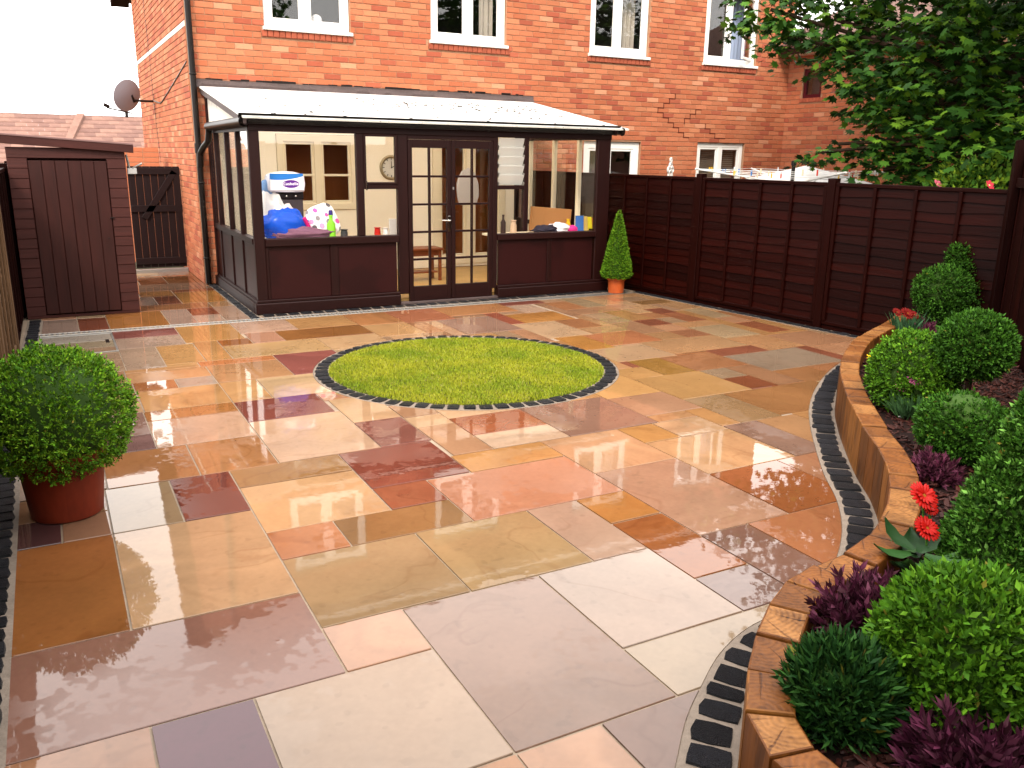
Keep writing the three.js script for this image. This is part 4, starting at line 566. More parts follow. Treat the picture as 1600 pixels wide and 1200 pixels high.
  part('side_gutter', tube([[CL - .05, 1.985, CF + .07], [CL - .05, 1.98, -10.3], [CL - .05, 1.975, -11.25]], .05, 20, 12), M.black, t);
  part('downpipe', tube([[CL - .05, 1.98, -11.2], [CL - .05, 1.9, -11.24], [CL - .06, 1.8, -11.28], [1.8, 1.74, -11.42], [1.775, 1.66, -11.55], [1.77, 1.5, -11.59]], .038, 30, 12), M.black, t);
  // inside: painted back wall with its own window and doors, laminate floor
  const P = wallSlab(V(CL + .06, 0, HZ + .022), V(1, 0, 0), V(0, 0, 1), [[0, .07], [CRt - CL - .12, .07], [CRt - CL - .12, 2.4], [0, 2.4]], [[2.74 - CL - .06, 3.84 - CL - .06, .93, 1.92], [4.95 - CL - .06, 6.15 - CL - .06, .1, 1.95]], .018, M.cream, t, 'inner_wall');
  window_(t, 'inner_window', 2.745, 3.835, .935, 1.915, HZ + .05, [.5], M.creamFrame, .09, -1, .1); for (const x of [2.835, 3.31]) bar(t, 'glazing_bar', x, x + .43, 1.38, 1.41, HZ + .0, HZ + .03, M.creamFrame);
  window_(t, 'inner_door', 4.955, 6.145, .105, 1.945, HZ + .05, [.5], M.creamFrame, .12, -1, .1);
  bar(t, 'floor', CL + .065, CRt - .065, .02, .06, HZ + .02, CF - .082, M.laminate, .003); bar(t, 'window_shelf', CL + .07, 3.45, .74, .765, CF - .45, CF - .1, M.creamFrame, .004); bar(t, 'window_shelf', 4.8, CRt - .07, .72, .745, CF - .5, CF - .1, M.creamFrame, .004);
  bar(t, 'inner_lining', 2.02, 3.48, .16, .72, CF - .1, CF - .085, M.cream, .003); bar(t, 'inner_lining', 4.8, 6.15, .16, .7, CF - .1, CF - .085, M.cream, .003);
}
{ // leaf litter lying on the roof
  const im = new THREE.InstancedMesh(cbox(1, .3, .7, .12), std(lin(0x2a211b), { roughness: 1 }), 210), q = new THREE.Object3D();
  for (let k = 0; k < 210; k++) { const u = k < 150 ? .5 + .2 * (rnd() + rnd() - .6) : rnd(), x = CL + .1 + (k < 150 ? Math.min(.98, .35 + rnd() * .6) : rnd()) * 4.4, s = rr(.12, .9) * (k < 150 ? 1 : .7), v = Math.min(.96, Math.max(.03, k < 150 ? u : s)); q.position.set(x, 2.025 + .44 * v + .012, CF + .04 - 2.58 * v + .04); q.rotation.set(rr(-.4, .4), rnd() * 6, rr(-.4, .4)); const w = rr(.012, .042); q.scale.set(w, w * 1.2, w * rr(.6, 1.6)); q.updateMatrix(); im.setMatrixAt(k, q.matrix); }
  im.name = 'leaf_litter'; scene.add(im); tag(im, 'dark leaf litter and moss scattered over the conservatory roof', 'leaf litter', null, 'stuff');
}

// ---------------------------------------------------------------- shed, gate, fences
{
  const t = thing('garden_shed', 'small brown shiplap tool shed with plank door and sloping roof', 'shed', [.24, 0, -9.85]);
  const W = .53, yT = (x) => 1.74 - (x + W) * .065; // roof line falls to the right
  for (let k = 0; k < 18; k++) {
    const y0 = .03 + k * .098, y1 = y0 + .0975, mk = (a, b) => { const g = cbox(b - a, Math.min(y1, yT(b) + .03) - y0, .018, .004); tri(g, 'x', rr(0, 9), rr(0, 9)); g.rotateX(-.05); g.translate((a + b) / 2, (y0 + Math.min(y1, yT(b) + .03)) / 2, -.012); part('board', g, M.shed, t); };
    if (y0 > 1.7) continue;
    if (y0 < 1.52) { mk(-W, -.355); mk(.355, W); } else mk(-W, W);
  }
  const d = part('door', mergeGeometries([boxB(-.345, .345, .2, .28, -.03, -.012), boxB(-.345, .345, 1.3, 1.38, -.03, -.012)]), M.shedDoor, t);
  for (let k = 0; k < 6; k++) part('plank', boxB(-.35 + k * .1168, -.35 + (k + 1) * .1168 - .003, .045, 1.575, -.011, .009, .004), M.shedDoor, d);
  part('hasp', boxB(.33, .375, 1.0, 1.012, .006, .018, .002), M.black, d); part('keyhole', (() => { const g = new THREE.CylinderGeometry(.008, .008, .006, 12); g.rotateX(Math.PI / 2); g.translate(.3, .8, .011); return g; })(), M.black, d);
  bar(t, 'kickboard', -W, W, 0, .03, -.03, -.004, M.shed); bar(t, 'side_wall', -W, -W + .02, .0, 1.7, -1.4, -.03, M.shed); bar(t, 'side_wall', W - .02, W, .0, 1.64, -1.4, -.03, M.shed); bar(t, 'back_wall', -W + .02, W - .02, 0, 1.64, -1.4, -1.38, M.shed);
  const rf = (h, dz, z, dy, m, nm) => { const g = cbox(W * 2 + .14, h, dz, .004); tri(g, 'x'); g.rotateZ(-.065); g.translate(.015, 1.735 + dy, z); part(nm, g, m, t); };
  rf(.02, 1.5, -.72, .035, M.lead, 'roof_felt'); rf(.075, .02, .035, .0, M.shed, 'fascia_board'); rf(.02, .06, .02, .048, std(lin(0x8a6a66, .6), { roughness: .8 }), 'felt_edge');
}
{
  const z = -13.1, t = thing('wooden_gate', 'dark brown ledged gate with diagonal brace beside the house side wall', 'gate', [1.37, 0, z]);
  for (let k = 0; k < 7; k++) bar(t, 'plank', -.335 + k * .0965, -.335 + (k + 1) * .0965 - .003, .07, 1.47, -.025, -.004, M.gate, .004);
  for (const y of [.12, .85, 1.36]) bar(t, 'ledge', -.335, .34, y, y + .09, -.004, .026, M.gate, .004);
  part('brace', (() => { const g = cbox(.085, .78, .028, .004); tri(g, 'y'); g.rotateZ(-.6); g.translate(.05, 1.08, .012); return g; })(), M.gate, t); part('stile', boxB(.25, .335, .21, 1.36, -.003, .024), M.gate, t);
  bar(t, 'post', .36, .44, 0, 1.55, -.06, .03, M.gate, .005); bar(t, 'threshold_strip', -.36, .35, -.005, .05, -.05, .03, M.steel, .004);
}
{ const t = thing('brick_pier', 'short orange brick garden wall behind the gate by the shed', 'wall', [1.15, 0, -14.5]), m = brickMatFor(new THREE.Color(.5, .155, .08)); bar(t, 'mortar_core', -.45, .45, 0, 1.72, -.1, .1, M.wallMortar, .003); for (let r = 0; r < 23; r++) for (let k = 0; k < 4; k++) part('brick', brickGeo, m, t).position.set(-.335 + k * .225 - (r % 2) * .0, .04 + r * .075, .09); }
{
  const t = thing('shed_hook', 'small white bracket fixed at the shed corner by the gate', 'bracket', [.86, 1.5, -10.2]);
  part('plate', boxB(-.05, .04, -.06, 0, -.01, .01), M.pvc, t); part('arm', rod([0, 0, 0], [.1, .05, 0], .01), M.steel, t); part('arm', rod([-.03, 0, 0], [-.05, .14, 0], .012), M.steel, t);
}
const tints = new Map();
function tint(m) { if (!tints.has(m)) tints.set(m, [1, .8, 1.25, 1.5].map((k) => { const c = m.clone(); c.color.multiplyScalar(k); return c; })); return pick(tints.get(m)); }
function lapFence(name, label, a, b, panels, H, mat, opts = {}) { // a, b: [x, z]; waney-lap panels between posts
  const dx = b[0] - a[0], dz = b[1] - a[1], L = Math.hypot(dx, dz), t = thing(name, label, 'fence', [a[0], 0, a[1]], -Math.atan2(dz, dx)), s = opts.side ?? 1, pw = L / panels, rows = 15;
  for (let k = 0; k <= panels; k++) if (!(opts.skipLast && k === panels)) bar(t, 'post', k * pw - .045, k * pw + .045, -.05, H + .04, -.045, .045, mat, .006);
  for (let k = 0; k < panels; k++) {
    const x0 = k * pw + .048, x1 = (k + 1) * pw - .048, p = part('panel', boxB(x0, x1, H - .035, H, -.03, .03), mat, t); part('bottom_rail', boxB(x0, x1, .05, .085, -.028, .028), mat, p);
    for (let r = 0; r < rows; r++) { const h = (H - .1) / rows, g = new THREE.BoxGeometry(x1 - x0 - .004, h * 1.22, .009, 16, 1, 1), q = g.attributes.position; for (let i = 0; i < q.count; i++) if (q.getY(i) < 0) q.setY(i, q.getY(i) + .022 * noise.noise(q.getX(i) * 1.9 + k * 9, r * 3.3, 2)); g.computeVertexNormals(); tri(g, 'x', rr(0, 9), rr(0, 9)); g.rotateZ(rr(-.003, .003)); g.rotateX((-.13 + rr(-.03, .03)) * s); g.translate((x0 + x1) / 2, .075 + h * (r + .5), s * .004); part('slat', g, tint(mat), p); }
    for (const f of [0, .25, .5, .75, 1]) { const w = f === 0 || f === 1 ? .04 : .034, x = x0 + (x1 - x0 - w) * f; part('batten', boxB(x, x + w, .085, H - .036, s > 0 ? .014 : -.034, s > 0 ? .034 : -.014, .004), mat, p); }
    bar(t, 'gravel_board', x0 - .003, x1 + .003, -.04, .045, -.012, .012, mat, .003);
  }
  return t;
}
// boundary on the right: runs from the house towards the bed
lapFence('panel_fence', 'dark brown waney-lap panel fence behind the cone plant and raised bed', [fenceX(-11.6), -11.6], [fenceX(-4.4), -4.4], 4, 1.48, M.fence, { side: 1 });
{ // the boundary turns at the corner and runs back along the bed
  const A = [7.18, -4.42], B = [2.85, -.1], L = Math.hypot(B[0] - A[0], B[1] - A[1]), t = thing('board_fence', 'dark vertical board fence behind the topiary, meeting the lap fence at the corner', 'fence', [A[0], 0, A[1]], -Math.atan2(B[1] - A[1], B[0] - A[0]));
  for (let k = 0; k * .125 < L; k++) bar(t, 'board', k * .125, k * .125 + .13, .0, 1.84 + rr(-.008, .008), k % 2 ? -.012 : -.004, k % 2 ? .004 : .012, tint(M.fenceDark), .003);
  for (let x = .05; x < L; x += 1.55) bar(t, 'post', x - .05, x + .05, 0, 1.88, .013, .08, M.fenceDark, .006);
  for (const y of [.35, 1.5]) bar(t, 'rail', .1, L, y, y + .08, .013, .05, M.fenceDark, .005);
}
lapFence('panel_fence', 'dark brown panel fence alongside the tool shed', [-.33, -11.9], [leftX(-8.3) - .1, -8.3], 2, 1.5, M.fenceDark, { side: -1, skipLast: true });
lapFence('panel_fence', 'weathered pale timber fence panels beside the black sett border', [leftX(-8.25) - .115, -8.25], [leftX(.6) - .115, .6], 5, 1.5, M.weathered, { side: -1 });

// ---------------------------------------------------------------- background beyond the gate and fence
{
  const t = thing('tiled_bungalow', 'low bungalow with brown concrete tile roof behind the shed', 'house', [0, 0, -30]);
  const rows = 11, z0 = 1.9, y0 = 1.25, dy = 1.4 / rows, dzz = -2.9 / rows, g = cbox(16, .05, Math.hypot(dy, dzz) * 1.25, .008); tri(g, 'x');
  const tm = [0x9a7468, 0x8c685e, 0xa37c6e].map((h) => std(lin(h, .62), { roughness: .85, map: tMott }));
  const tg = cbox(.3, .04, Math.hypot(dy, dzz) * 1.2, .008); tri(tg);
  for (let r = 0; r < rows; r++) for (let c = 0; c < 22; c++) { const m = part('roof_tile', tg, pick(tm), t); m.rotation.x = Math.atan2(dy, -dzz) - .04; m.position.set(-1.9 + c * .302 + (r % 2) * .15, y0 + dy * (r + .5) + .02, z0 + dzz * (r + .5)); }
  for (let c = 0; c < 15; c++) part('ridge_tile', (() => { const q = new THREE.CylinderGeometry(.1, .1, .44, 10, 1, false, 0, Math.PI); q.rotateZ(Math.PI / 2); q.rotateX(-Math.PI / 2); q.translate(-1.9 + c * .45, 2.6, z0 + dzz * rows); return q; })(), tm[1], t);
  part('hip_ridge', (() => { const q = cbox(.22, .1, 3.4, .03); tri(q); q.rotateX(Math.atan2(1.4, 2.9)); q.rotateY(-.28); q.translate(.85, 1.97, .55); return q; })(), tm[2], t);
  part('wall', boxB(-2.2, 4.8, 0, 1.3, -1.0, 1.6, .01), M.wallMortar, t); part('vent_pipe', rod([2.6, 2.5, -1], [2.6, 2.95, -1], .05), M.black, t);
}
{
  const t = thing('rotary_clothes_line', 'rotary clothes line with pegs above the fence in the next garden', 'clothes line', [8.75, 0, -8.45]);
  part('pole', rod([0, 0, 0], [0, 1.66, 0], .025, 10), M.black, t); part('cap', rod([0, 1.62, 0], [0, 1.68, 0], .035, 10), M.black, t);
  const al = std(lin(0xe8e6e2, .85), { roughness: .35 }), tips = []; for (let k = 0; k < 4; k++) { const a = k * Math.PI / 2 + .35, p = V(1.35 * Math.cos(a), 1.56, 1.35 * Math.sin(a)); tips.push(p); part('arm', rod([0, 1.38, 0], p, .013), al, t); part('strut', rod([.0, 1.1, 0], p.clone().multiplyScalar(.5).setY(1.47), .009), al, t); }
  for (let r = 1; r <= 5; r++) for (let k = 0; k < 4; k++) { const f = .35 + r * .13, y = 1.38 + .18 * f, A = tips[k].clone().multiplyScalar(f).setY(y), B = tips[(k + 1) % 4].clone().multiplyScalar(f).setY(y), C = A.clone().add(B).multiplyScalar(.5); C.y -= .012; part('line', new THREE.TubeGeometry(new THREE.CatmullRomCurve3([A, C, B]), 8, .0035, 4), al, t); if (r > 2) for (let q = 0; q < 3; q++) { const f2 = rr(.15, .85), m = part('peg', cbox(.012, .07, .02, .003), std(lin(pick([0xd8c8a8, 0xc03a2a, 0xe8b83a, 0x3a7ac0, 0xeeeeee]), .8)), t); m.position.copy(A).lerp(B, f2); m.position.y -= .012; } }
}
{
  const t = thing('white_canopy', 'low white pitched canopy top showing over the fence below the clothes line', 'canopy', [9.3, 0, -8.75]);
  const g = new THREE.ConeGeometry(.95, .24, 4, 1, true); g.rotateY(Math.PI / 4); g.translate(0, 1.5, 0); const m = std(lin(0xf2f0ee, .85), { roughness: .7, side: THREE.DoubleSide }); part('cover', g, m, t); part('post', rod([0, 0, 0], [0, 1.56, 0], .03), M.pvc, t);
}
{
  const p = atX(1047, 275, 8.3), t = thing('garden_ornament', 'white openwork fleur ornament on a stake behind the fence', 'ornament', [p.x, 0, p.z]); const m = std(lin(0xe8e4e0, .8), { roughness: .6 }), y = p.y;
  part('stake', rod([0, 0, 0], [0, y - .04, 0], .014), m, t);
  const ring = (x, yy, r, th) => (() => { const g = new THREE.TorusGeometry(r, th, 8, 20); g.rotateY(.5); g.translate(x * Math.cos(.5), yy, -x * Math.sin(.5)); return g; })();
  part('scrollwork', mergeGeometries([ring(0, y + .02, .06, .017), ring(-.06, y + .09, .04, .016), ring(.06, y + .09, .04, .016), ring(0, y + .15, .04, .017), ring(0, y + .23, .028, .015), ring(-.05, y + .0, .03, .013), ring(.05, y, .03, .013)]), m, t);
}
{ // house across the back: mirrored in the upstairs glass
  const t = thing('facing_house', 'brick house with dark tiled roof mirrored in the upstairs windows', 'house', [23, 0, 17]);
  part('wall', boxB(-9, 9, 0, 5.2, -2.9, 2.9, .01), std(lin(0x8a5a48, .6), { map: tMott }), t);
  for (const s of [-1, 1]) for (let r = 0; r < 9; r++) { const g = cbox(18.6, .06, .52, .01); tri(g); g.rotateX(s * .72); g.translate(0, 5.25 + r * .3, s * (3.2 - r * .345)); part('tile_course', g, std(lin(0x3a3236, .6), { roughness: .8, map: tMott }), t); }
  const s = new THREE.Shape(); s.moveTo(-2.9, 5.2); s.lineTo(2.9, 5.2); s.lineTo(0, 7.75); s.closePath(); for (const x of [-9, 8.8]) { const g = new THREE.ExtrudeGeometry(s, { depth: .2, bevelEnabled: false }); g.rotateY(Math.PI / 2); g.translate(x, 0, 0); part('gable', tri(g), M.wallMortar, t); }
  for (const x of [-6, -2, 2, 6]) for (const y of [1, 3.4]) { const w = part('window', boxB(x - .65, x + .65, y, y + 1.2, -2.94, -2.9, .01), M.pvc, t); part('pane', boxB(x - .57, x + .57, y + .08, y + 1.12, -2.95, -2.94, .002), M.black, w); }
}

// ---------------------------------------------------------------- things inside the conservatory
function lump(w, h, d, s, amt = .16) { const g = new THREE.SphereGeometry(.5, 30, 20), p = g.attributes.position; for (let i = 0; i < p.count; i++) { const x = p.getX(i), y = p.getY(i), z = p.getZ(i), n = 1 + amt * noise.noise(x * 4 + s, y * 4, z * 4 + s) + amt * .8 * Math.abs(noise.noise(x * 9 + s, y * 9, z * 9)); const yy = Math.max(y * n, -.36); p.setXYZ(i, x * n * w, (yy + .36) / .86 * h, z * n * d); } g.computeVertexNormals(); return g; }
const onShelf = (u, z = -9.52, y = .767) => { const p = atZ(u, 370, z); return [p.x, y, z]; };
const thin = (o) => std(o, { roughness: .35 });
const item = (name, geo, mat, pos, label, cat, group) => { const m = part(name, geo, mat); m.position.set(...pos); tag(m, label, cat, group); return m; };
item('plastic_bag', lump(.5, .32, .26, 3, .28), std(lin(0x1e5ad8, .7), { roughness: .25 }), onShelf(446, -9.46), 'crumpled bright blue plastic bag inside the conservatory window', 'bag');
item('plastic_bag', lump(.34, .5, .22, 8, .24), std(lin(0xf0eae6, .8), { roughness: .3 }), onShelf(425, -9.58), 'tall white carrier bag under the paper pack by the corner post', 'bag');
item('plastic_bag', lump(.26, .4, .18, 12, .24), std(lin(0xe8d8d4, .8), { roughness: .3 }), onShelf(449, -9.58), 'pinkish white carrier bag behind the blue bag', 'bag');
item('plastic_bag', lump(.3, .34, .2, 19, .26), std(lin(0xf4f0ee, .85), { roughness: .3 }), onShelf(434, -9.49), 'white knotted carrier bag between the corner post and blue bag', 'bag');
item('fabric_heap', lump(.62, .13, .16, 15, .3), std(lin(0xa07088, .6), { roughness: .9, map: tMott }), onShelf(474, -9.37), 'mauve patterned fabric heap in front of the blue bag', 'fabric');
{ // box and paper pack stacked on it
  const p = onShelf(456, -9.6), t = thing('storage_box', 'black lidded box under the wrapped paper pack', 'box', p); part('body', boxB(-.13, .13, 0, .42, -.06, .06, .006), thin(lin(0x40383a)), t); part('lid', boxB(-.14, .14, .422, .5, -.065, .065, .01), thin(lin(0x1a1416)), t); for (const x of [-.05, .05]) part('stud', (() => { const g = new THREE.SphereGeometry(.012, 10, 8); g.translate(x, .46, .066); return g; })(), M.chrome, t);
  const cv = document.createElement('canvas'); cv.width = 512; cv.height = 256; const c = cv.getContext('2d'); c.fillStyle = '#f4f0f2'; c.fillRect(0, 0, 512, 256); c.fillStyle = '#2f78c8'; c.beginPath(); c.moveTo(0, 0); c.lineTo(512, 0); c.lineTo(512, 40); c.quadraticCurveTo(250, 120, 0, 90); c.fill(); c.fillStyle = '#5d2a86'; c.beginPath(); c.ellipse(320, 160, 130, 62, 0, 0, 7); c.fill(); c.fillStyle = '#ffffff'; c.font = 'bold 58px sans-serif'; c.textAlign = 'center'; c.fillText('Cushelle', 320, 178);
  const tx = new THREE.CanvasTexture(cv); tx.colorSpace = THREE.SRGBColorSpace;
  const q = thing('paper_pack', 'wrapped white and blue paper roll pack with purple badge', 'package', [p[0] - .05, p[1] + .502, p[2] + .01]); part('wrapper', (() => { const g = lump(.48, .22, .2, 30, .03); g.scale(1, 1, 1); const a = g.attributes.position; for (let i = 0; i < a.count; i++) { const e = (v, k) => Math.sign(v) * Math.min(Math.abs(v) * 1.25, k); a.setX(i, e(a.getX(i), .2)); a.setZ(i, e(a.getZ(i), .085)); } g.computeVertexNormals(); return g; })(), std(lin(0xeeeaf0, .8), { roughness: .25 }), q);
  part('printed_front', (() => { const g = new THREE.PlaneGeometry(.36, .175); g.translate(0, .11, .094); return g; })(), std(0xffffff, { map: tx, roughness: .3 }), q);
}
item('folded_towel', lump(.16, .2, .14, 41, .08), std(lin(0x7a9cc8, .7), { roughness: .9 }), [onShelf(420, -9.6)[0], 1.2, -9.6], 'pale blue folded towel on top of the white bag by the corner post', 'towel');
{ // spotted cushion
  const cv = document.createElement('canvas'); cv.width = cv.height = 256; const c = cv.getContext('2d'); c.fillStyle = '#f6f0ee'; c.fillRect(0, 0, 256, 256); const cs = ['#8a8488', '#e85aa0', '#b8b4b4', '#5a5458', '#f090b8']; for (let k = 0; k < 16; k++) { c.fillStyle = cs[k % 5]; c.beginPath(); c.arc((k % 4) * 64 + 30 + rr(-10, 10), Math.floor(k / 4) * 64 + 30 + rr(-10, 10), rr(14, 24), 0, 7); c.fill(); }
  const tx = new THREE.CanvasTexture(cv); tx.colorSpace = THREE.SRGBColorSpace; const g = new THREE.SphereGeometry(.5, 30, 20), p = g.attributes.position, uv = g.attributes.uv; for (let i = 0; i < p.count; i++) { const x = p.getX(i) * 2, y = p.getY(i) * 2, z = p.getZ(i) * 2, s = (v) => Math.sign(v) * Math.abs(v) ** .55; p.setXYZ(i, s(x) * .17, s(y) * .19, z * .06); uv.setXY(i, .5 + s(x) * .48, .5 + s(y) * .48); } g.computeVertexNormals();
  const pos = onShelf(506, -9.5, .95), m = item('cushion', g, std(0xffffff, { map: tx, roughness: .9 }), pos, 'white cushion with pink and grey spots leaning by the blue bag', 'cushion'); m.rotation.set(-.25, 0, .35);
  const e = item('fabric_strip', boxB(-.02, .02, 0, .26, -.03, .03, .012), std(lin(0xd8207a, .7), { roughness: .8 }), onShelf(492, -9.4), 'magenta rolled fabric beside the spotted cushion', 'fabric'); e.rotation.z = .45;
}
const bottleG = (r, h, nk) => new THREE.LatheGeometry([[0, 0], [r, 0], [r * 1.03, h * .05], [r, h * .62], [nk, h * .78], [nk, h * .94], [nk * 1.25, h * .95], [nk * 1.2, h], [0, h]].map(([x, y]) => new THREE.Vector2(x, y)), 22);
{ const t = thing('bottle', 'lime green squeeze bottle with purple cap on the window shelf', 'bottle', onShelf(518, -9.38)); part('body', bottleG(.048, .26, .02), thin(lin(0x8cd838, .8)), t); part('cap', (() => { const g = new THREE.CylinderGeometry(.022, .026, .05, 16); g.translate(0, .286, 0); return g; })(), thin(lin(0x3a2a78, .8)), t); }
item('jar', bottleG(.04, .1, .036), thin(lin(0x3a3a3c)), onShelf(538, -9.38), 'short dark jar beside the lime green bottle', 'jar');
item('tin', bottleG(.035, .11, .032), thin(lin(0xc0261e, .8)), onShelf(590, -9.4), 'red tin behind the narrow window below the vent', 'tin');
item('jar', bottleG(.032, .1, .028), thin(lin(0xe8e2dc, .8)), onShelf(603, -9.42), 'small white jar beside the red tin', 'jar');
item('picture_frame', boxB(-.045, .045, 0, .2, -.008, .008, .003), thin(lin(0xd8d0c8, .8)), onShelf(614, -9.42), 'pale upright frame beside the small white jar', 'frame');
const rShelf = (u, z = -9.5) => onShelf(u, z, .747);
item('cardboard_box', boxB(-.3, .3, 0, .3, -.02, .02, .004), std(lin(0xb8814e, .7), { roughness: .9 }), rShelf(858, -9.62), 'flat brown cardboard sheet leaning behind the window at the cone plant end', 'cardboard').rotation.z = -.08;
item('clothes_heap', lump(.34, .1, .2, 51, .3), std(lin(0x2a2632), { roughness: .9 }), rShelf(852, -9.42), 'dark navy clothes heap on the shelf before the cardboard', 'clothes');
item('clothes_heap', lump(.28, .12, .2, 57, .3), std(lin(0xece4e8, .8), { roughness: .9 }), rShelf(872, -9.46), 'white crumpled shirt on the shelf before the cardboard', 'clothes');
item('pouch', lump(.16, .09, .12, 61, .1), std(lin(0xe0308a, .75), { roughness: .6 }), rShelf(893, -9.42), 'hot pink pouch on the window shelf', 'pouch');
item('bottle', bottleG(.032, .16, .02), thin(lin(0xe8b020, .8)), rShelf(887, -9.55), 'amber yellow bottle behind the pink pouch', 'bottle');
[[0x3a6ab0, 'blue'], [0xd0b060, 'tan'], [0xe8d830, 'yellow'], [0xc04a30, 'red']].forEach(([h, n], k) => { const m = item('book', boxB(-.055, .055, 0, .2 - k * .012, -.008, .008, .002), thin(lin(h, .7)), rShelf(905 + k * 7, -9.52 - k * .02), n + ' book leaning at the end of the window shelf', 'book'); m.rotation.set(-.15, -.3, .05 * (k - 1)); });
item('bottle', bottleG(.032, .24, .013), thin(lin(0x3a2a26)), rShelf(786, -9.42), 'dark sauce bottle with white label under the louvres', 'bottle');
item('bottle', bottleG(.04, .17, .03), thin(lin(0xd8b89a, .8)), rShelf(802, -9.45), 'beige plastic tub bottle under the louvres', 'bottle');
item('hanging_shirt', (() => { const g = lump(.34, .5, .06, 71, .12); return g; })(), std(lin(0xe4dcd6, .75), { roughness: .95 }), [5.3, 1.0, -11.2], 'pale shirt hanging on an airer beyond the louvre window', 'shirt');
{
  const p = atZ(612, 262, HZ + .05), t = thing('wall_clock', 'round wall clock with brass rim on the cream inner wall', 'clock', [p.x, p.y, HZ + .03]);
  part('rim', new THREE.TorusGeometry(.15, .022, 10, 40), std(lin(0xb0a080, .8), { metalness: .7, roughness: .35 }), t); part('face', (() => { const g = new THREE.CylinderGeometry(.15, .15, .012, 36); g.rotateX(Math.PI / 2); return g; })(), std(lin(0xe4e0d4, .85)), t);
  for (let k = 0; k < 12; k++) part('hour_mark', (() => { const g = new THREE.BoxGeometry(.009, .028, .004); g.translate(0, .115, .008); g.rotateZ(k * Math.PI / 6); return g; })(), M.black, t); part('hand', boxB(-.004, .004, -.01, .09, .011, .014, .001), M.black, t); part('hand', (() => { const g = boxB(-.005, .005, -.01, .065, .0145, .017, .001); g.rotateZ(-1.1); return g; })(), M.black, t);
}
{
  const p = atY(660, 437, .06), t = thing('side_table', 'small reddish wooden side table behind the door glass', 'table', [p.x, .061, p.z]), m = std(lin(0xa8572e, .6), { roughness: .4, map: tGrain });
  bar(t, 'tabletop', -.24, .24, .4, .43, -.17, .17, m, .006); for (const x of [-.2, .2]) for (const z of [-.13, .13]) bar(t, 'leg', x - .02, x + .02, 0, .4, z - .02, z + .02, m, .004); bar(t, 'apron', -.18, .18, .33, .4, .12, .14, m); bar(t, 'lower_shelf', -.18, .18, .1, .12, -.11, .11, m);
}
function shoe() { const g = lump(.1, .09, .27, 90, .06), p = g.attributes.position; for (let i = 0; i < p.count; i++) if (p.getZ(i) > .02) p.setY(i, p.getY(i) * .62); g.computeVertexNormals(); return g; }
[[655, 447, 'black shoe on the laminate floor below the side table'], [717, 443, 'dark shoe on the floor nearest the join of the two door leaves'], [733, 442, 'dark shoe lying between two other shoes behind the locked door leaf'], [748, 441, 'dark shoe on the floor by the hinge side of the locked door leaf']].forEach(([u, v, l], k) => { const p = atZ(u, v, CF - .3); const m = item('shoe', shoe(), thin(lin(0x241c1c)), [p.x, .061, CF - .3 - (k % 2) * .05], l, 'shoe', 'shoes inside the glazed doors'); m.rotation.y = 1.2 + k; });

// ---------------------------------------------------------------- plants
const leafFold = (() => { const g = new THREE.BufferGeometry(); g.setAttribute('position', new THREE.Float32BufferAttribute([0, 0, 0, -.26, .42, .06, 0, .5, -.02, .26, .42, .06, 0, 1, .08], 3)); g.setIndex([0, 2, 1, 0, 3, 2, 1, 2, 4, 2, 3, 4]); g.computeVertexNormals(); return g; })();
const leafLong = (() => { const g = new THREE.BufferGeometry(); g.setAttribute('position', new THREE.Float32BufferAttribute([0, 0, 0, -.12, .45, .05, .12, .45, .05, 0, 1, .12], 3)); g.setIndex([0, 2, 1, 1, 2, 3]); g.computeVertexNormals(); return g; })();
const leafMaple = (() => { // five pointed lobes
  const R = [[0, 1], [.1, .62], [.34, .78], [.3, .5], [.58, .42], [.34, .26], [.3, .06], [.04, .12]], pts = [0, .28, 0]; const ring = [...R.map(([x, y]) => [x, y]), ...R.slice(1).reverse().map(([x, y]) => [-x, y])]; for (const [x, y] of ring) pts.push(x, y, -.12 * (x * x + (y - .3) ** 2));
  const g = new THREE.BufferGeometry(); g.setAttribute('position', new THREE.Float32BufferAttribute(pts, 3)); const ix = []; for (let k = 1; k <= ring.length; k++) ix.push(0, k % ring.length + 1, k); g.setIndex(ix); g.computeVertexNormals(); return g;
})();
const leafMat = std(0xffffff, { roughness: .55, specularIntensity: .2, side: THREE.DoubleSide });
const mapleMat = std(0xffffff, { roughness: .6, specularIntensity: .2, side: THREE.DoubleSide });
function cloud(parent, name, n, geo, sample, size, cols, o = {}) {
  const im = new THREE.InstancedMesh(geo, o.mat ?? leafMat, n), x = V(), y = V(), z = V(), m = new THREE.Matrix4(), c = new THREE.Color(), J = () => V(rr(-1, 1), rr(-1, 1), rr(-1, 1));
  for (let k = 0; k < n; k++) {
    const { p, d, pale } = sample(k); y.copy(d).multiplyScalar(o.out ?? .7).addScaledVector(J(), pale === undefined ? o.mess ?? .7 : .18).add(V(0, o.up ?? .2, 0)).normalize(); z.copy(d).multiplyScalar(.6).addScaledVector(J(), .8).add(V(0, o.face ?? .35, 0)); x.crossVectors(y, z).normalize(); z.crossVectors(x, y).normalize();
    const s = rr(size[0], size[1]), w = s * (o.wide ?? 1); m.makeBasis(x.clone().multiplyScalar(w), y.clone().multiplyScalar(s), z.clone().multiplyScalar(s)).setPosition(p); im.setMatrixAt(k, m);
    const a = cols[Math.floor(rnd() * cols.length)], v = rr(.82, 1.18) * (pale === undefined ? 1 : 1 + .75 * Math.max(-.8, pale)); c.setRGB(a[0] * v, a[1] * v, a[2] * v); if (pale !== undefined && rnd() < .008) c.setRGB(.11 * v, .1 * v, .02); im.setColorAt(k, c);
  }
  im.name = name; im.castShadow = im.receiveShadow = true; im.userData.kind = 'stuff'; parent.add(im); return im;
}
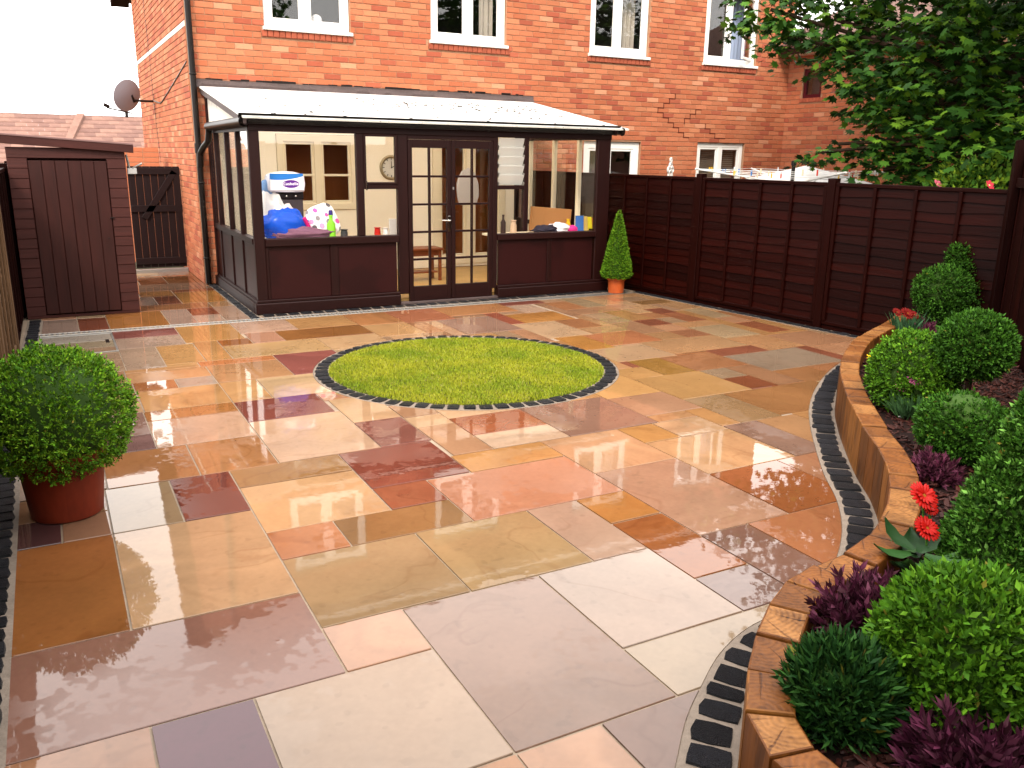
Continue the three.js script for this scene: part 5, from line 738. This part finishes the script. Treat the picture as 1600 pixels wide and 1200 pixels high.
const ud = () => { const z = rr(-1, 1), a = rnd() * 6.2832, q = Math.sqrt(1 - z * z); return V(q * Math.cos(a), z, q * Math.sin(a)); };
const ballS = (R, s = 0, thick = .2, sy = 1, C = V(0, 0, 0)) => () => { const d = ud(), r = R * (1 + .08 * noise.noise(d.x * 3 + s, d.y * 3, d.z * 3) + .07 * noise.noise(d.x * 9 + s, d.y * 9, d.z * 9)) * (1 - thick * rnd() ** 2) * (rnd() < .03 ? rr(1, 1.1) : 1); return { p: V(d.x * r, d.y * r * sy, d.z * r).add(C), d }; };
const coneS = (R, Hh, s = 0) => () => { const u = 1 - Math.sqrt(rnd()), t = u, a = rnd() * 6.2832, rad = R * (1 - t) ** .85 * (1 + .08 * noise.noise(Math.cos(a) * 2 + s, t * 6, Math.sin(a) * 2)) * (1 - .2 * rnd() ** 2); const e = t < .06 ? .8 + t * 3.3 : 1; return { p: V(rad * e * Math.cos(a), t * Hh, rad * e * Math.sin(a)), d: V(Math.cos(a), .35, Math.sin(a)).normalize() }; };
// leaves in opposite pairs along short outward sprigs; tips carry the paler new growth
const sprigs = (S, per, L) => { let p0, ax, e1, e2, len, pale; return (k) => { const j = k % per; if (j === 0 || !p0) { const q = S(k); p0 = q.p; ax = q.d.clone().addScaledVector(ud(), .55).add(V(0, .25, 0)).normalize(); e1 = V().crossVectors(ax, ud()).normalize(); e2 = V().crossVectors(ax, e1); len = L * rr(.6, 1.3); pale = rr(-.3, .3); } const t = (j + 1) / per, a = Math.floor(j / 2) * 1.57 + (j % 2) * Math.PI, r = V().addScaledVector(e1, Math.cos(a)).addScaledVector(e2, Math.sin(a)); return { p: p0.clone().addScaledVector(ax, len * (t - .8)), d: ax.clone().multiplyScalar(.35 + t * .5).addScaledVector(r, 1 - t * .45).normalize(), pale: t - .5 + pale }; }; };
const core = std(lin(0x49682c, .5), { roughness: 1 });
const BOX = [[.055, .145, .006], [.085, .19, .009], [.035, .1, .005], [.125, .23, .012]], DEEP = [[.022, .07, .006], [.034, .095, .008], [.015, .048, .005]], LIME = [[.042, .115, .006], [.028, .08, .005], [.07, .16, .009]], PURP = [[.075, .014, .035], [.055, .012, .026], [.11, .03, .055], [.04, .012, .018]];
function pot(t, rt, rb, h, hex, k = .6) { const w = .012, g = new THREE.LatheGeometry([[0, 0], [rb, 0], [rb + .004, .006], [rt - .012, h - .05], [rt - .012, h - .048], [rt + .004, h - .046], [rt + .006, h - .004], [rt, h], [rt - .012, h - .003], [rt - .02, h - .05], [0, h - .05]].map(([x, y]) => new THREE.Vector2(x, y)), 48); part('pot', g, std(lin(hex, k), { roughness: .45, map: tMott }), t); part('compost', (() => { const q = new THREE.CylinderGeometry(rt - .02, rt - .02, .01, 30); q.translate(0, h - .04, 0); return q; })(), M.soil, t); }
{ // large ball on the left
  const P = atY(108, 818), t = thing('box_ball_plant', 'clipped box ball in terracotta pot beside the black sett border', 'potted plant', [P.x - .0, .001, P.z - .16]);
  pot(t, .2, .155, .33, 0x9a3a22, .55); part('stem', rod([0, .28, 0], [0, .5, 0], .02), M.bark, t);
  const C = V(-.005, .49, 0); part('inner_foliage', (() => { const g = new THREE.SphereGeometry(.245, 28, 20); g.translate(C.x, C.y, C.z); return g; })(), core, t);
  cloud(t, 'foliage', 30000, leafFold, sprigs(ballS(.345, 3, .2, .93, C), 8, .035), [.012, .021], BOX, { up: .15, wide: .95 });
}
{ // cone in the far corner
  const P = atY(969, 459), t = thing('box_cone_plant', 'clipped box cone in orange terracotta pot at the conservatory corner', 'potted plant', [P.x, .001, P.z - .1]);
  pot(t, .118, .095, .215, 0xe06a34, .62); part('inner_foliage', (() => { const g = new THREE.ConeGeometry(.14, .68, 20); g.translate(0, .54, 0); return g; })(), core, t);
  const S = coneS(.205, .86, 4); cloud(t, 'foliage', 11000, leafFold, () => { const q = S(); q.p.y += .19; return q; }, [.016, .03], BOX);
}
// bed plants: find where each stands from its picture position and the bed level
function standBall(u, v, rpx, k = .85) { const d = rayOf(u, v), t = (EYE.y - SOIL) / (-d.y + k * rpx / FPX); return { c: d.multiplyScalar(t).add(EYE), r: rpx / FPX * t }; }
function bedBall(name, label, u, v, rpx, n, size, cols, o = {}) {
  const { c, r } = standBall(u, v, rpx, o.k), t = thing(name, label, o.cat ?? 'shrub', [c.x, SOIL, c.z], 0, o.group), C = V(0, c.y - SOIL, 0);
  part('inner_foliage', (() => { const g = new THREE.SphereGeometry(r * .78, 24, 16); g.translate(0, C.y, 0); return g; })(), core, t); part('stem', rod([0, -.05, 0], [0, C.y, 0], .016), M.bark, t);
  cloud(t, 'foliage', n, o.leaf ?? leafFold, sprigs(ballS(r, u, .22, o.sy ?? 1, C), 8, size[1] * 1.7), size, cols, { up: .15, ...o }); return { t, c, r };
}
bedBall('box_shrub', 'large bright green leafy box ball between the purple hebes', 1505, 1022, 132, 19000, [.018, .034], LIME, { wide: .95 });
bedBall('box_shrub', 'bright small-leaved box ball beside the pink flowers', 1428, 585, 68, 20000, [.016, .028], LIME);
bedBall('box_shrub', 'low dark green box mound beside the gerbera side of the cone shrub', 1503, 668, 68, 17000, [.015, .027], DEEP, { sy: .75 });
{ const q = bedBall('dwarf_pine', 'dark needle-leaved dwarf conifer mound inside the sleeper curve', 1315, 1080, 76, 9000, [.028, .05], [[.006, .024, .005], [.010, .036, .007], [.018, .055, .009]], { leaf: leafLong, out: 1, mess: .35, up: .5 }); }
function standAt(u, v) { const p = atY(u, v, SOIL); return p; }
{ // ball on a clear stem
  const b = standAt(1503, 660), t = thing('lollipop_topiary', 'box ball topiary on a bare stem behind the pink flowers', 'shrub', [b.x, SOIL, b.z]), dep = rayOf(1525, 540), s = Math.hypot(b.x, b.z) / Math.hypot(dep.x, dep.z), hd = dep.multiplyScalar(s).add(EYE), C = hd.sub(V(b.x, SOIL, b.z)), R = 56 / FPX * s;
  part('stem', tube([[0, -.03, 0], [C.x * .3, C.y * .5, C.z * .3], [C.x, C.y, C.z]], .018, 12, 8), M.bark, t); part('inner_foliage', (() => { const g = new THREE.SphereGeometry(R * .8, 24, 16); g.translate(C.x, C.y, C.z); return g; })(), core, t);
  cloud(t, 'foliage', 18000, leafFold, sprigs(ballS(R, 9, .2, .95, C), 8, .045), [.016, .028], DEEP);
}
{ // spiral topiary in the corner
  const b = standAt(1478, 520), t = thing('spiral_topiary', 'tall dark spiral box topiary in the fence corner', 'shrub', [b.x, SOIL, b.z]), s = Math.hypot(b.x, b.z) / Math.hypot(...(() => { const d = rayOf(1480, 430); return [d.x, d.z]; })());
  const at = (u, v) => { const d = rayOf(u, v); return d.multiplyScalar(s).add(EYE).sub(V(b.x, SOIL, b.z)); }, C1 = at(1474, 455), R1 = 44 / FPX * s;
  part('stem', tube([[0, -.03, 0], [0, C1.y, 0], [...at(1515, 350)]], .02, 16, 8), M.bark, t);
  part('inner_foliage', (() => { const g = new THREE.SphereGeometry(R1 * .75, 20, 14); g.translate(C1.x, C1.y, C1.z); return g; })(), core, t);
  cloud(t, 'foliage', 13000, leafFold, sprigs(ballS(R1, 4, .25, .9, C1), 8, .045), [.017, .03], DEEP);
  for (const [u, v, q] of [[1503, 402, 24], [1513, 362, 15]]) cloud(t, 'foliage', 2500, leafFold, sprigs(ballS(q / FPX * s, u, .4, 1, at(u, v)), 8, .045), [.017, .03], DEEP);
  const path = new THREE.CatmullRomCurve3([at(1455, 500), at(1500, 470), at(1525, 440), at(1500, 410), at(1520, 380), at(1512, 345)]);
  cloud(t, 'foliage', 11000, leafFold, () => { const u = rnd(), p = path.getPoint(u), d = ud(), R = (36 - 24 * u) / FPX * s; return { p: p.addScaledVector(d, R * (1 - .3 * rnd() ** 2)), d }; }, [.018, .032], DEEP);
}
{ // cone shrub at the right edge
  const b = standAt(1585, 905), t = thing('cone_shrub', 'tall cone-shaped green shrub next to the red gerberas', 'shrub', [b.x + .02, SOIL, b.z]), top = rayOf(1606, 560), s = Math.hypot(b.x, b.z) / Math.hypot(top.x, top.z), Hh = EYE.y + top.y * s - SOIL + .05, R = 132 / FPX * s;
  part('stem', rod([0, -.05, 0], [0, Hh * .8, 0], .02), M.bark, t); part('inner_foliage', (() => { const g = new THREE.ConeGeometry(R * .7, Hh * .85, 24); g.translate(0, Hh * .43, 0); return g; })(), core, t);
  cloud(t, 'foliage', 34000, leafFold, sprigs(coneS(R, Hh, 7), 8, .05), [.016, .03], [...DEEP, [.08, .18, .028]], { up: .3 });
}
function hebe(label, u, v, rpx, n, size) {
  const { c, r } = standBall(u, v, rpx, .6), t = thing('purple_hebe', label, 'shrub', [c.x, SOIL, c.z], 0, undefined), C = V(0, r * .25, 0), stems = [];
  for (let k = 0; k < n; k++) { const d = ud(); d.y = Math.abs(d.y) * .8 + .15; d.normalize(); stems.push({ d, L: r * rr(.6, 1.12), b: V(rr(-.3, .3) * r, 0, rr(-.3, .3) * r) }); }
  part('stems', mergeGeometries(stems.map(({ d, L, b }) => rod(b, b.clone().addScaledVector(d, L), .0025, 4))), std(lin(0x3a1420), { roughness: .7 }), t);
  cloud(t, 'foliage', n * 26, leafLong, () => { const q = stems[Math.floor(rnd() * n)], f = .3 + .75 * Math.sqrt(rnd()); return { p: q.b.clone().addScaledVector(q.d, q.L * f), d: q.d.clone().multiplyScalar(.9).add(ud().multiplyScalar(.5)).normalize() }; }, size, PURP, { out: .7, mess: .5, wide: 1.2, up: .25 });
}
hebe('purple-leaved hebe spilling towards the inner curve of the sleepers', 1368, 950, 92, 150, [.03, .055]);
hebe('purple-leaved hebe in front of the large bright green box ball', 1540, 1178, 108, 120, [.035, .065]);
hebe('small purple-leaved hebe between low box mound and red gerberas', 1458, 728, 40, 70, [.03, .05]);
hebe('sparse purple-leaved hebe near the far end of the sleeper wall', 1450, 515, 28, 60, [.03, .05]);
function petals(n, r0, r1, w, tilt, mat, parent) { const g = []; for (let k = 0; k < n; k++) { const q = new THREE.SphereGeometry(1, 8, 5); q.scale((r1 - r0) / 2, .004, w); q.translate((r0 + r1) / 2, 0, 0); q.rotateZ(tilt * rr(.7, 1.3)); q.rotateY(k / n * Math.PI * 2 + rr(-.08, .08)); g.push(q); } return part('petals', mergeGeometries(g), mat, parent); }
const redPetal = std(lin(0xd81002, .45), { roughness: .55 });
function bloom(name, label, u, v, bu, bv, R, mat, cat, group, n = 22, eye = 0x9a5a10) {
  const b = standAt(bu, bv), t = thing(name, label, cat, [b.x, SOIL, b.z], 0, group), d = rayOf(u, v), s = Math.hypot(b.x, b.z) / Math.hypot(d.x, d.z), h = d.multiplyScalar(s).add(EYE).sub(V(b.x, SOIL, b.z));
  part('stalk', tube([[0, -.02, 0], [h.x * .4, h.y * .5, h.z * .4], [h.x, h.y, h.z]], .004, 10, 6), std(lin(0x4a7a28, .6)), t);
  const head = part('flower_head', (() => { const g = new THREE.SphereGeometry(R * .22, 14, 8); g.scale(1, .5, 1); return g; })(), std(lin(eye, .7)), t); head.position.copy(h); head.rotation.set(.75, -.3, .1); petals(n, R * .12, R, R * .13, .05, mat, head); const p2 = petals(Math.floor(n * .7), R * .1, R * .7, R * .12, .28, mat, head); p2.position.y = .004;
  return { t, h };
}
bloom('gerbera_flower', 'upper red gerbera bloom on a tall stalk beside the cone shrub', 1443, 775, 1438, 885, .062, redPetal, 'flower');
bloom('gerbera_flower', 'lower red gerbera bloom with brown eye over its green leaves', 1448, 826, 1445, 895, .055, redPetal, 'flower');
bloom('gerbera_flower', 'small half-hidden red gerbera bloom behind the upper one', 1452, 792, 1455, 880, .04, redPetal, 'flower');
{ // gerbera leaves
  const b = standAt(1428, 905), t = thing('gerbera_leaves', 'broad green gerbera leaves below the red blooms', 'plant', [b.x, SOIL, b.z]);
  for (let k = 0; k < 11; k++) { const g = new THREE.PlaneGeometry(.075, .15, 4, 6), p = g.attributes.position; for (let i = 0; i < p.count; i++) { const y = p.getY(i) / .15 + .5, x = p.getX(i); p.setX(i, x * Math.sin(Math.PI * Math.min(1, y * .85 + .12)) * (1 + .12 * Math.sin(y * 22))); p.setZ(i, .03 * Math.sin(y * 2.6) - 4 * x * x); } g.computeVertexNormals(); g.translate(0, .1, 0); g.rotateX(rr(.85, 1.4)); g.rotateY(k * 2.4); g.translate(0, rr(.05, .1), 0); part('leaf', g, std(lin(pick([0x3c6a30, 0x4a7a34, 0x30582c]), .4), { roughness: .45, side: THREE.DoubleSide }), t); }
}
const pinkPetal = std(lin(0xe070a8, .8), { roughness: .6 });
const p1 = bloom('pink_flower', 'lower pale pink dianthus bloom beside the bright box ball', 1408, 605, 1420, 655, .04, pinkPetal, 'flower', undefined, 14, 0xd090b0);
bloom('pink_flower', 'upper pale pink dianthus bloom beside the bright box ball', 1427, 594, 1428, 655, .045, pinkPetal, 'flower', undefined, 14, 0xd090b0);
bloom('pink_flower', 'deep rose dianthus bud above the pale pink blooms', 1408, 582, 1424, 652, .03, std(lin(0xb83050, .7)), 'flower', undefined, 10, 0x802030);
{ const b = standAt(1424, 655), t = thing('dianthus_tuft', 'grassy green tuft under the pink dianthus blooms', 'plant', [b.x, SOIL, b.z]); cloud(t, 'foliage', 420, leafLong, () => { const a = rnd() * 6.28, r = rr(0, .1); return { p: V(Math.cos(a) * r, rr(0, .06), Math.sin(a) * r), d: V(Math.cos(a) * .6, .8, Math.sin(a) * .6).normalize() }; }, [.07, .16], [[.05, .11, .035], [.035, .085, .03]], { mess: .3, wide: .55 }); }
bloom('yellow_flower', 'yellow pansy bloom just inside the sleeper wall', 1362, 560, 1368, 585, .045, std(lin(0xf4c010, .85)), 'flower', undefined, 8, 0xc08010);
for (const [u, v, l] of [[1402, 488, 'dark red dahlia bloom at the fence end of the bed'], [1418, 490, 'larger scarlet dahlia bloom at the fence end of the bed'], [1428, 492, 'small crimson dahlia bloom at the fence end of the bed']]) bloom('red_flower', l, u, v, u + 2, 528, v === 490 ? .07 : .05, std(lin(0xa01004, .35)), 'flower', undefined, 16);
{ const b = standAt(1412, 526), t = thing('strap_leaf_plant', 'strappy green leaves below the dark red blooms', 'plant', [b.x, SOIL, b.z]); cloud(t, 'foliage', 90, leafLong, () => { const a = rnd() * 6.28, r = rr(0, .08); return { p: V(Math.cos(a) * r, 0, Math.sin(a) * r), d: V(Math.cos(a) * .5, .85, Math.sin(a) * .5).normalize() }; }, [.16, .26], [[.05, .12, .05], [.035, .09, .04]], { mess: .2, wide: .5 }); }
{ // plant label stake by the wall
  const p = standAt(1408, 655), m = part('plant_label', boxB(-.03, .03, 0, .006, -.008, .008, .002), M.pvc); m.position.set(p.x, SOIL + .02, p.z); m.rotation.y = .3; tag(m, 'small white plant label lying on the bark beside the pink flowers', 'plant label');
}
// ---------------------------------------------------------------- maple over the fence
{
  const T = V(9.6, 0, -4.6), t = thing('maple_tree', 'spreading green maple overhanging the fence corner', 'tree', [T.x, 0, T.z]);
  const at = (u, v, dep) => rayOf(u, v).multiplyScalar(dep).add(EYE).sub(T);
  const cl = [[1305, 30, 85, 10.5], [1410, 40, 115, 10], [1530, 50, 130, 9.5], [1640, 60, 140, 9.5], [1390, 150, 62, 10], [1460, 160, 105, 9.6], [1580, 170, 120, 9], [1430, 235, 62, 9.8], [1530, 225, 70, 9.4], [1605, 250, 60, 8.8], [1205, 15, 55, 10.8], [1225, 55, 38, 10.6], [1330, 110, 34, 10.4], [1368, 205, 36, 10.2], [1275, 238, 18, 10.4], [1310, 225, 20, 10.3], [1380, 265, 40, 10], [1490, 262, 42, 9.6], [1565, 268, 50, 9.2], [1640, 230, 90, 9], [1480, 60, 120, 12], [1600, 120, 140, 12], [1420, 180, 90, 12], [1520, -60, 160, 10.5], [1350, -60, 110, 11], [1700, -40, 160, 10], [1640, -260, 230, 8], [1500, -330, 220, 9], [1820, -150, 260, 7.5], [1800, 150, 200, 8], [1780, -450, 300, 6.5]].map(([u, v, r, d]) => ({ c: at(u, v, d), r: r / FPX * d }));
  const fork = V(.2, 1.7, -.2);
  part('trunk', (() => { const g = new THREE.CylinderGeometry(.12, .18, 2.0, 14, 6), p = g.attributes.position; for (let i = 0; i < p.count; i++) { const y = p.getY(i) + 1; p.setX(i, p.getX(i) * (1 + .08 * noise.noise(p.getX(i) * 8, y, p.getZ(i) * 8)) + .1 * y); p.setZ(i, p.getZ(i) - .1 * y); } g.computeVertexNormals(); g.translate(0, .95, 0); return tri(g, 'y'); })(), M.bark, t);
  for (const { c, r } of cl) { const mid = fork.clone().lerp(c, .55).add(V(0, .15, 0)); part('limb', new THREE.TubeGeometry(new THREE.CatmullRomCurve3([fork, mid, c]), 14, .018 + r * .015, 6), M.bark, t); }
  const W = cl.map((q) => q.r ** 2), tot = W.reduce((a, b) => a + b, 0);
  let sp; // flat sprays of about ten leaves
  cloud(t, 'crown', 26000, leafMaple, (i) => {
    if (i % 10 === 0) { let q = rnd() * tot, k = 0; while (q > W[k]) q -= W[k++]; const { c, r } = cl[k], d = ud(), e = Math.cbrt(rnd()); sp = { c: c.clone().addScaledVector(d, r * (.3 + .75 * e)), t: ud().multiplyScalar(.35), d }; }
    const a = rnd() * 6.2832, q = rr(.03, .3), x = Math.cos(a) * q, z = Math.sin(a) * q;
    return { p: sp.c.clone().add(V(x, x * sp.t.x + z * sp.t.z - q * .25 + rr(-.03, .03), z)), d: V(Math.cos(a), -.3, Math.sin(a)).normalize() };
  }, [.085, .15], [[.026, .08, .009], [.016, .052, .006], [.045, .115, .01], [.012, .04, .006], [.085, .17, .012]], { mat: mapleMat, out: .9, mess: .35, up: -.15, face: 1.2 });
}
{ // shrub with blossom behind the fence under the maple
  const t = thing('flowering_shrub', 'yellow-green shrub with pink blossoms behind the dark fence under the maple', 'shrub', [8.9, 0, -5.9]);
  part('stem', rod([0, -.1, 0], [0, 1.2, 0], .03), M.bark, t);
  cloud(t, 'foliage', 4200, leafFold, ballS(.55, 21, .5, .8, V(0, 1.3, 0)), [.05, .085], [[.2, .3, .02], [.10, .2, .02], [.04, .11, .012]]);
  for (let k = 0; k < 3; k++) { const a = -2.6 + k * .35, h = part('blossom', new THREE.SphereGeometry(.012, 8, 6), std(lin(0xe8c080)), t); h.position.set(-.5 + rr(-.1, .05), 1.5 + rr(-.06, .2), -.1 + k * .5); petals(6, .008, .06, .022, .3, std(lin(pick([0xe05060, 0xe87088, 0xd84050]), .8)), h); h.rotation.set(rr(.4, 1.2), rr(-1, 1), 0); }
}
// ---------------------------------------------------------------- behind the viewer: rear fence and the trees mirrored in the upstairs glass
lapFence('panel_fence', 'brown lap fence closing the garden opposite the conservatory', [-.6, 1.0], [2.9, 1.0], 2, 1.75, M.fence, { side: -1 });
for (const [x, z, h, r, l] of [[-1.8, 4.6, 4.4, 2.3, 'broad leafy tree behind the rear fence mirrored in the corner upstairs window'], [4.6, 5.4, 4.8, 2.5, 'taller leafy tree behind the rear fence mirrored in the second upstairs window']]) {
  const t = thing('garden_tree', l, 'tree', [x, 0, z], 0, 'trees behind the rear fence');
  part('trunk', (() => { const g = new THREE.CylinderGeometry(.13, .22, h - .6, 12, 4); g.translate(0, (h - .6) / 2 - .1, 0); return tri(g, 'y'); })(), M.bark, t);
  for (let k = 0; k < 7; k++) { const a = k * .9, e = V(Math.cos(a) * r * .65, h + rr(-.4, .9), Math.sin(a) * r * .65); part('limb', new THREE.TubeGeometry(new THREE.CatmullRomCurve3([V(0, h - 1.5, 0), e.clone().multiplyScalar(.5).setY(h - .5), e]), 8, .05, 6), M.bark, t); }
  cloud(t, 'crown', 9000, leafMaple, () => { const d = ud(), n = noise.noise(d.x * 2.5 + x, d.y * 2.5, d.z * 2.5), q = r * (1 + .45 * n) * Math.cbrt(rr(.25, 1)); return { p: V(d.x * q, h + .4 + d.y * q * .85, d.z * q), d }; }, [.12, .2], [[.03, .09, .01], [.02, .065, .008], [.045, .12, .012]], { mat: mapleMat, up: -.1, face: .9 });
}
scene.traverse((o) => { if (o.isMesh) { o.castShadow = true; o.receiveShadow = true; } });

renderer.render(scene, camera);
